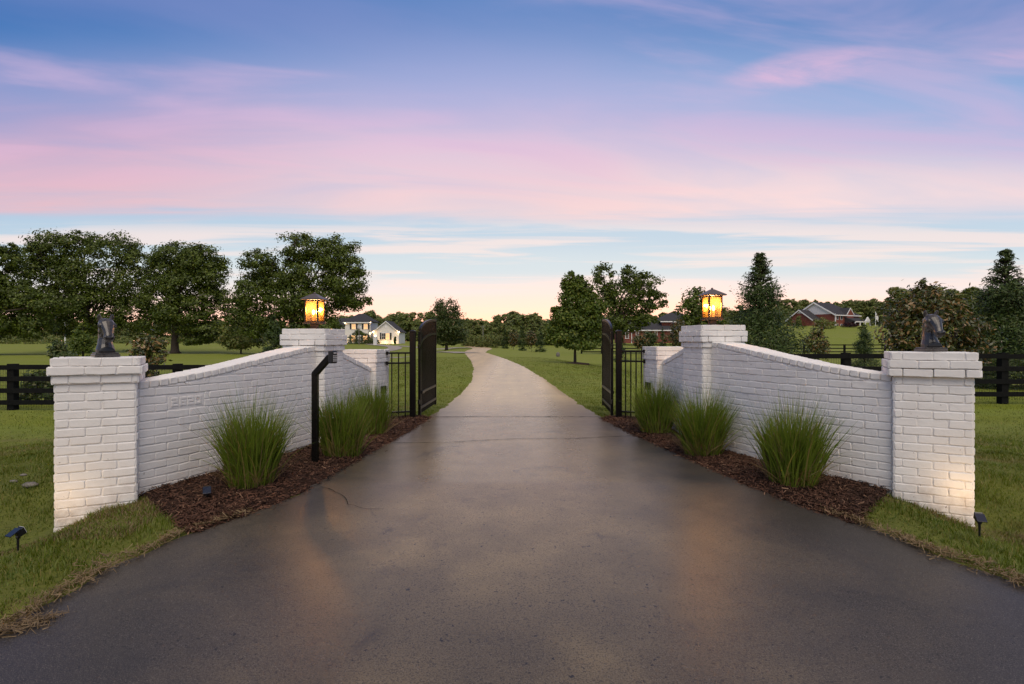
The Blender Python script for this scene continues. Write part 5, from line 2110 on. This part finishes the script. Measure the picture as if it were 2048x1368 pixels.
for c in (694, 738):
    ld = bpy.data.lights.new('uplight', 'POINT')
    ld.energy = 90
    ld.color = (1.0, 0.60, 0.28)
    ld.shadow_soft_size = 0.15
    lo = bpy.data.objects.new('uplight', ld)
    COL.objects.link(lo)
    lo.parent = wh
    lo.location = (hxp(c), -0.9, 0.4)

gx0 = px(772, D - 4)
ga = thing('white_garage', 'white gabled garage with black shutters beside the white house', 'garage', (gx0, D - 4, pz(688.5, D - 4)))
S2 = (D - 4) / F
gw = 25.5 * S2
eh = (688.5 - 663) * S2
ph = (688.5 - 642) * S2
MB().prism([(-gw, 0, -1.5), (gw, 0, -1.5), (gw, 0, eh), (0, 0, ph), (-gw, 0, eh)], (0, 9, 0)).obj('wall', 'white_wall', ga)
gable_roof(-gw, gw, 0, 9, eh, ph - eh, 0.35, 0.16).obj('roof', 'shingle', ga)
for s_ in (-1, 1):
    k_ = (ph - eh) / gw
    MB().prism([(0, -0.38, ph + 0.02), (s_ * (gw + 0.35), -0.38, eh - 0.35 * k_ + 0.02), (s_ * (gw + 0.35), -0.38, eh - 0.35 * k_ - 0.24), (0, -0.38, ph - 0.26)][::s_], (0, 0.05, 0)).obj('barge_board', 'white_trim', ga)
for c in (767.3, 775.3):
    window(ga, (c - 772) * S2, 0, (688.5 - 672.5) * S2, 0.95, 1.7, c > 770, 0)
for c in (761.5, 781.5):
    MB().box(((c - 772) * S2, -0.04, (688.5 - 672.5) * S2), (0.42, 0.07, 1.85)).obj('shutter', 'shutter', ga)
MB().tube([(0, -0.03, ph - 1.55), (0, -0.06, ph - 1.55)], 0.33, 12).obj('gable_vent', 'white_trim', ga)
for c in (746.5, 798):
    wall_lamp(ga, (c - 772) * S2, -0.1, (688.5 - 664) * S2, 40, 0.2)
for c in (756, 771, 789):
    ld = bpy.data.lights.new('uplight', 'POINT')
    ld.energy = 60
    ld.color = (1.0, 0.60, 0.28)
    ld.shadow_soft_size = 0.15
    lo = bpy.data.objects.new('uplight', ld)
    COL.objects.link(lo)
    lo.parent = ga
    lo.location = ((c - 772) * S2, -0.8, 0.35)

# planting and lamp pillar before the white house
FS = 'clipped shrubs before the white house'
for k, (c, r_, hw, hh, lab) in enumerate([(712, 678, 20, 6, 'clipped hedge under the white house windows, upper one'), (705, 688, 16, 7, 'low shrub before the white house, leftmost'),
                                          (728, 686, 14, 6, 'low shrub before the white house, by the slim birdhouse pole'), (737, 682, 9, 8, 'round bush before the corner of the white house'),
                                          (752, 684, 8, 7, 'round bush behind the lit white pillar'), (790, 681, 2.2, 7, 'slim cone bush at the right end of the white garage wall')]):
    ptree('front_shrub', lab, 'shrub', c, 150 - k * 0.3, [(c, r_, hw, hh)], 0.03, 1000, 0.26, 'leaf_shrub', 140 + k, FS, per=18)
ptree('ornamental_tree', 'small dark tree before the white house windows', 'tree', 719, 148,
      [(719, 664, 9, 6), (712, 668, 7, 4), (727, 668, 7, 4)], 0.06, 1300, 0.28, 'leaf_oak', 150, None)
pp = thing('birdhouse_pole', 'slim pale pole standing before the white house', 'pole', (px(718, 140), 140, Tf(px(718, 140), 140)))
hpole = (row_of(px(718, 140), 140) - 653) / F * 140
MB().tube([(0, 0, -0.2), (0, 0, hpole)], 0.085, 8).obj('shaft', 'pole_wood', pp)
MB().box((0, 0, hpole - 0.6), (0.9, 0.1, 0.1)).obj('crossbar', 'pole_wood', pp)
lp = thing('lamp_pillar', 'short white pillar with a lit lamp beside the side drive', 'pillar', (px(750.5, 139), 139, Tf(px(750.5, 139), 139)))
hp_ = (row_of(px(750.5, 139), 139) - 674) / F * 139
MB().box((0, 0, hp_ / 2 - 0.1), (0.8, 0.8, hp_ + 0.2)).obj('shaft', 'white_wall', lp)
MB().box((0, 0, hp_ + 0.05), (0.95, 0.95, 0.1)).obj('cap', 'white_trim', lp)
MB().box((0, 0, hp_ + 0.28), (0.30, 0.30, 0.36)).obj('lamp', 'lamp_lit', lp)

# low red brick house behind the right gate
D = 137.0
S = D / F
lb_ = thing('brick_house', 'low red brick house with grey hipped roof behind the right gate', 'house', (px(1300, D), D, pz(690, D)))
X = lambda c: (c - 1300) * S
Z = lambda r_: (690 - r_) * S
m = MB()
wall_block(m, X(1247), X(1372), 0, 12, -1.5, Z(660))
m.obj('wall', 'red_brick', lb_)
hip_roof(X(1247), X(1372), 0, 12, Z(660), Z(633) - Z(660), 0.5, 5.5).obj('roof', 'shingle', lb_)
MB().box((X(1309.5), -0.45, Z(660.8)), (X(1372) - X(1247) + 0.8, 0.14, 0.24)).obj('gutter', 'white_trim', lb_)
m = MB()
wall_block(m, X(1327), X(1400), 1.5, 11, Z(660) - 0.3, Z(642))
m.obj('upper_wall', 'red_brick', lb_)
hip_roof(X(1327), X(1400), 1.5, 11, Z(642), Z(619) - Z(642), 0.6, 4.8).obj('upper_roof', 'shingle', lb_)
MB().box((X(1363.5), 0.85, Z(643)), (X(1400) - X(1327) + 1.0, 0.14, 0.24)).obj('upper_gutter', 'white_trim', lb_)
MB().tube([(X(1263), -0.15, -0.6), (X(1263), -0.15, Z(661))], 0.09, 6).obj('downpipe', 'white_trim', lb_)
for c, w_ in ((1254, 0.7), (1274.5, 0.55), (1293.5, 0.5), (1312, 0.5), (1345, 0.8)):
    window(lb_, X(c), 0, Z(670 if w_ > 0.6 else 666.5), w_, 1.6 if w_ > 0.6 else 0.9, False, 0, mull=False)

# large red brick house on the hill
D = 170.0
S = D / F
xc = px(1669.6, D)
bh = thing('brick_house', 'large red brick house with white gable on the hill', 'house', (xc, D, pz(664.5, D)), R(36))
# local: corner of the two seen walls at the origin; gable end along -x (seen obliquely), front along +y turned right
gL, fL = 12.6, 13.0
ev = (664.5 - 627.5) * S
pk = (664.5 - 602) * S
# rotate so that gable end faces left towards the camera, front faces right towards the camera
bh.rotation_euler = (0, 0, R(-60))
# here local -y faces the camera and slightly left: gable wall spans x in [-gL,0]; front wall at x=0 spans y in [0,fL]
m = MB()
m.prism([(-gL, 0, -3), (0, 0, -3), (0, 0, ev), (-gL, 0, ev)], (0, fL, 0))
m.obj('wall', 'red_brick', bh)
MB().prism([(-gL, 0.0, ev), (0, 0.0, ev), (-gL / 2, 0.0, pk - 0.1)], (0, 0.3, 0)).obj('gable_siding', 'white_wall', bh)
kk = (pk - ev) / (gL / 2)
o_ = 0.5
roofm = MB()
x0, x1 = -gL - o_, o_
zE = ev - o_ * kk
roofm.v = [(x0, -o_, zE), (-gL / 2, -o_, pk), (x1, -o_, zE), (x0, fL + o_, zE), (x1, fL + o_, zE), (-gL / 2, fL - 4.5, pk),
           (x0, -o_, zE - 0.2), (x1, -o_, zE - 0.2), (x0, fL + o_, zE - 0.2), (x1, fL + o_, zE - 0.2)]
roofm.f = [(0, 3, 5, 1), (1, 5, 4, 2), (3, 4, 5), (2, 4, 9, 7), (4, 3, 8, 9), (3, 0, 6, 8)]
roofm.obj('roof', 'shingle', bh)
for s_ in (-1, 1):
    xe = -gL / 2 + s_ * (gL / 2 + o_)
    P = [(-gL / 2, -o_ - 0.02, pk + 0.05), (xe, -o_ - 0.02, zE + 0.05), (xe, -o_ - 0.02, zE - 0.35), (-gL / 2, -o_ - 0.02, pk - 0.40)]
    MB().prism(P if s_ > 0 else P[::-1], (0, 0.08, 0)).obj('barge_board', 'white_trim', bh)
MB().box((o_ - 0.05, fL / 2, zE - 0.12), (0.14, fL + 0.9, 0.28)).obj('gutter', 'white_trim', bh)
for y_ in (0.12,):
    MB().box((0.10, y_, ev / 2 - 0.3), (0.22, 0.22, ev + 0.6)).obj('corner_board', 'white_trim', bh)
# garage wing sticking out towards the viewer on the left
wx0, wx1 = -gL + 0.2, -gL + 8.4
wev, wpk = (664.5 - 638.5) * S, (664.5 - 618.5) * S
MB().prism([(wx0, -4.5, -3), (wx1, -4.5, -3), (wx1, -4.5, wev), ((wx0 + wx1) / 2, -4.5, wpk - 0.1), (wx0, -4.5, wev)], (0, 4.49, 0)).obj('wing_wall', 'red_brick', bh)
gable_roof(wx0, wx1, -4.5, -0.15, wev, wpk - wev, 0.4, 0.16).obj('wing_roof', 'shingle', bh)
k2 = (wpk - wev) / ((wx1 - wx0) / 2)
for s_ in (-1, 1):
    xm = (wx0 + wx1) / 2
    xe = xm + s_ * ((wx1 - wx0) / 2 + 0.4)
    P = [(xm, -4.93, wpk + 0.16), (xe, -4.93, wev - 0.4 * k2 + 0.16), (xe, -4.93, wev - 0.4 * k2 - 0.20), (xm, -4.93, wpk - 0.20)]
    MB().prism(P if s_ > 0 else P[::-1], (0, 0.06, 0)).obj('barge_board', 'white_trim', bh)
MB().prism([((wx0 + wx1) / 2 - 0.9, -4.53, wpk - 1.0), ((wx0 + wx1) / 2 + 0.9, -4.53, wpk - 1.0), ((wx0 + wx1) / 2, -4.53, wpk - 0.15)], (0, 0.02, 0)).obj('gable_trim', 'white_wall', bh)
window(bh, (wx0 + wx1) / 2 - 0.6, -4.5, 1.9, 1.7, 1.75, False, 0.45)


def win_x(t, y, z, w_, h_):
    f = MB()
    f.box((0.04, y, z), (0.10, w_ + 0.2, h_ + 0.2))
    fo = f.obj('window', 'white_trim', t)
    MB().box((0.10, y, z), (0.03, w_, h_)).obj('pane', 'glass_dark', fo)


for y_, z_ in ((1.3, ev - 0.95), (3.4, ev - 0.95), (1.3, 1.6), (3.4, 1.6), (9.5, ev - 1.0)):
    win_x(bh, y_, z_, 0.85, 1.45 if z_ > 3 else 1.7)
# small front gable and the porch
MB().prism([(0.0, 5.6, ev - 1.6), (0.0, 9.0, ev - 1.6), (0.0, 9.0, ev), (0.0, 7.3, ev + 1.75), (0.0, 5.6, ev)], (0.5, 0, 0)).obj('front_gable', 'red_brick', bh)
for s_ in (-1, 1):
    P = [(0.52, 7.3, ev + 2.0), (0.52, 7.3 + s_ * 2.0, ev - 0.12), (0.52, 7.3 + s_ * 2.0, ev - 0.42), (0.52, 7.3, ev + 1.66)]
    MB().prism(P if s_ < 0 else P[::-1], (0.08, 0, 0)).obj('gable_trim', 'white_trim', bh)
    P = [(0.50, 7.3, ev + 2.02), (0.50, 7.3 + s_ * 2.0, ev - 0.10), (0.50, 7.3 + s_ * 2.0, ev - 0.28), (0.50, 7.3, ev + 1.80)]
    MB().prism(P if s_ > 0 else P[::-1], (-3.2, 0, 0)).obj('gable_roof', 'shingle', bh)
pm_ = MB()
pm_.v = [(0.1, 5.0, 4.6), (0.1, 12.6, 4.6), (3.4, 12.9, 3.35), (3.4, 4.7, 3.35), (0.1, 5.0, 3.2), (0.1, 12.6, 3.2), (3.4, 12.9, 3.2), (3.4, 4.7, 3.2)]
pm_.f = [(0, 3, 2, 1), (3, 7, 6, 2), (0, 4, 7, 3), (1, 2, 6, 5), (4, 5, 6, 7)]
pm_.obj('porch_roof', 'shingle', bh)
MB().box((3.35, 8.8, 3.15), (0.2, 8.0, 0.30)).obj('porch_beam', 'white_trim', bh)
MB().prism([(3.5, 10.0, 3.3), (3.5, 12.9, 3.3), (3.5, 11.45, 4.7)], (-0.3, 0, 0)).obj('porch_gable', 'white_trim', bh)
for y_ in (4.9, 7.4, 10.1, 12.7):
    MB().box((3.3, y_, 1.2), (0.28, 0.28, 3.6)).obj('porch_column', 'white_trim', bh)
ptree('plum_tree', 'dark purple round tree before the brick house porch', 'tree', 1700, 161, [(1699, 650, 13, 6), (1690, 652, 7, 4), (1708, 652, 7, 4)], 0.08, 1500, 0.3, 'leaf_purple', 170, None)
ptree('garden_shrub', 'clipped green hedge along the left wing of the large brick house', 'hedge', 1600, 162, [(1592, 664, 9, 5), (1606, 664, 9, 5)], 0.04, 1200, 0.26, 'leaf_far', 171, None)
ptree('shade_tree', 'olive round tree before the large brick house', 'tree', 1648, 155, [(1640, 645, 14, 9), (1656, 650, 14, 10)], 0.12, 2200, 0.34, 'leaf_far', 172, None)
fp = thing('flagpole', 'white pole with a striped flag right of the large brick house', 'flagpole', (px(1751, 168), 168, Tf(px(1751, 168), 168)))
hf = (row_of(px(1751, 168), 168) - 623) / F * 168
MB().tube([(0, 0, -0.3), (0, 0, hf)], [0.08, 0.05], 8).obj('pole', 'white_trim', fp)
fl = MB()
fl.loft([[(0.06 + 0.16 * k, 0.05 * math.sin(k * 1.4), hf - 2.0 - 0.25 * k), (0.06 + 0.16 * k, 0.05 * math.sin(k * 1.4) + 0.012, hf - 2.0 - 0.25 * k),
          (0.06 + 0.16 * k, 0.05 * math.sin(k * 1.4) + 0.012, hf - 0.1 - 0.30 * k), (0.06 + 0.16 * k, 0.05 * math.sin(k * 1.4), hf - 0.1 - 0.30 * k)] for k in range(6)])
fl.obj('flag', 'flag_white', fp)

# poles
up = thing('utility_pole', 'bare wooden utility pole beyond the end of the drive', 'utility pole', (px(966, 175), 175, Tf(px(966, 175), 175)))
hu = (row_of(px(966, 175), 175) - 650) / F * 175
MB().tube([(0, 0, -0.3), (0, 0, hu)], [0.15, 0.11], 8).obj('pole', 'pole_wood', up)
MB().box((0, 0, hu - 0.5), (1.6, 0.12, 0.12)).obj('crossarm', 'pole_wood', up)
lpx = px(130, 150)
lpo = thing('light_pole', 'pale light pole far behind the left oaks', 'light pole', (lpx, 150, Tf(lpx, 150)))
hl = (row_of(lpx, 150) - 628) / F * 150
MB().tube([(0, 0, -0.3), (0, 0, hl)], [0.14, 0.10], 8).obj('pole', 'white_trim', lpo)
MB().bar((0, 0, hl - 0.2), (-1.3, 0, hl - 0.1), 0.08, 0.08).obj('arm', 'white_trim', lpo)
MB().box((0.5, 0, hl), (0.8, 0.4, 0.35)).obj('lamp_head', 'lamp_lens', lpo)
stp = MB().sphere((0, 0, 0.22), 0.26, 9, 7, (1.0, 0.8, 1.4))
stp.v = [(x * random.uniform(0.9, 1.1), y, z) for x, y, z in stp.v]
tag(stp.obj('garden_rock', 'stone', None, loc=(px(1116, 72), 72, Tf(px(1116, 72), 72))), 'upright grey rock on the lawn left of the maple trunk', 'rock')
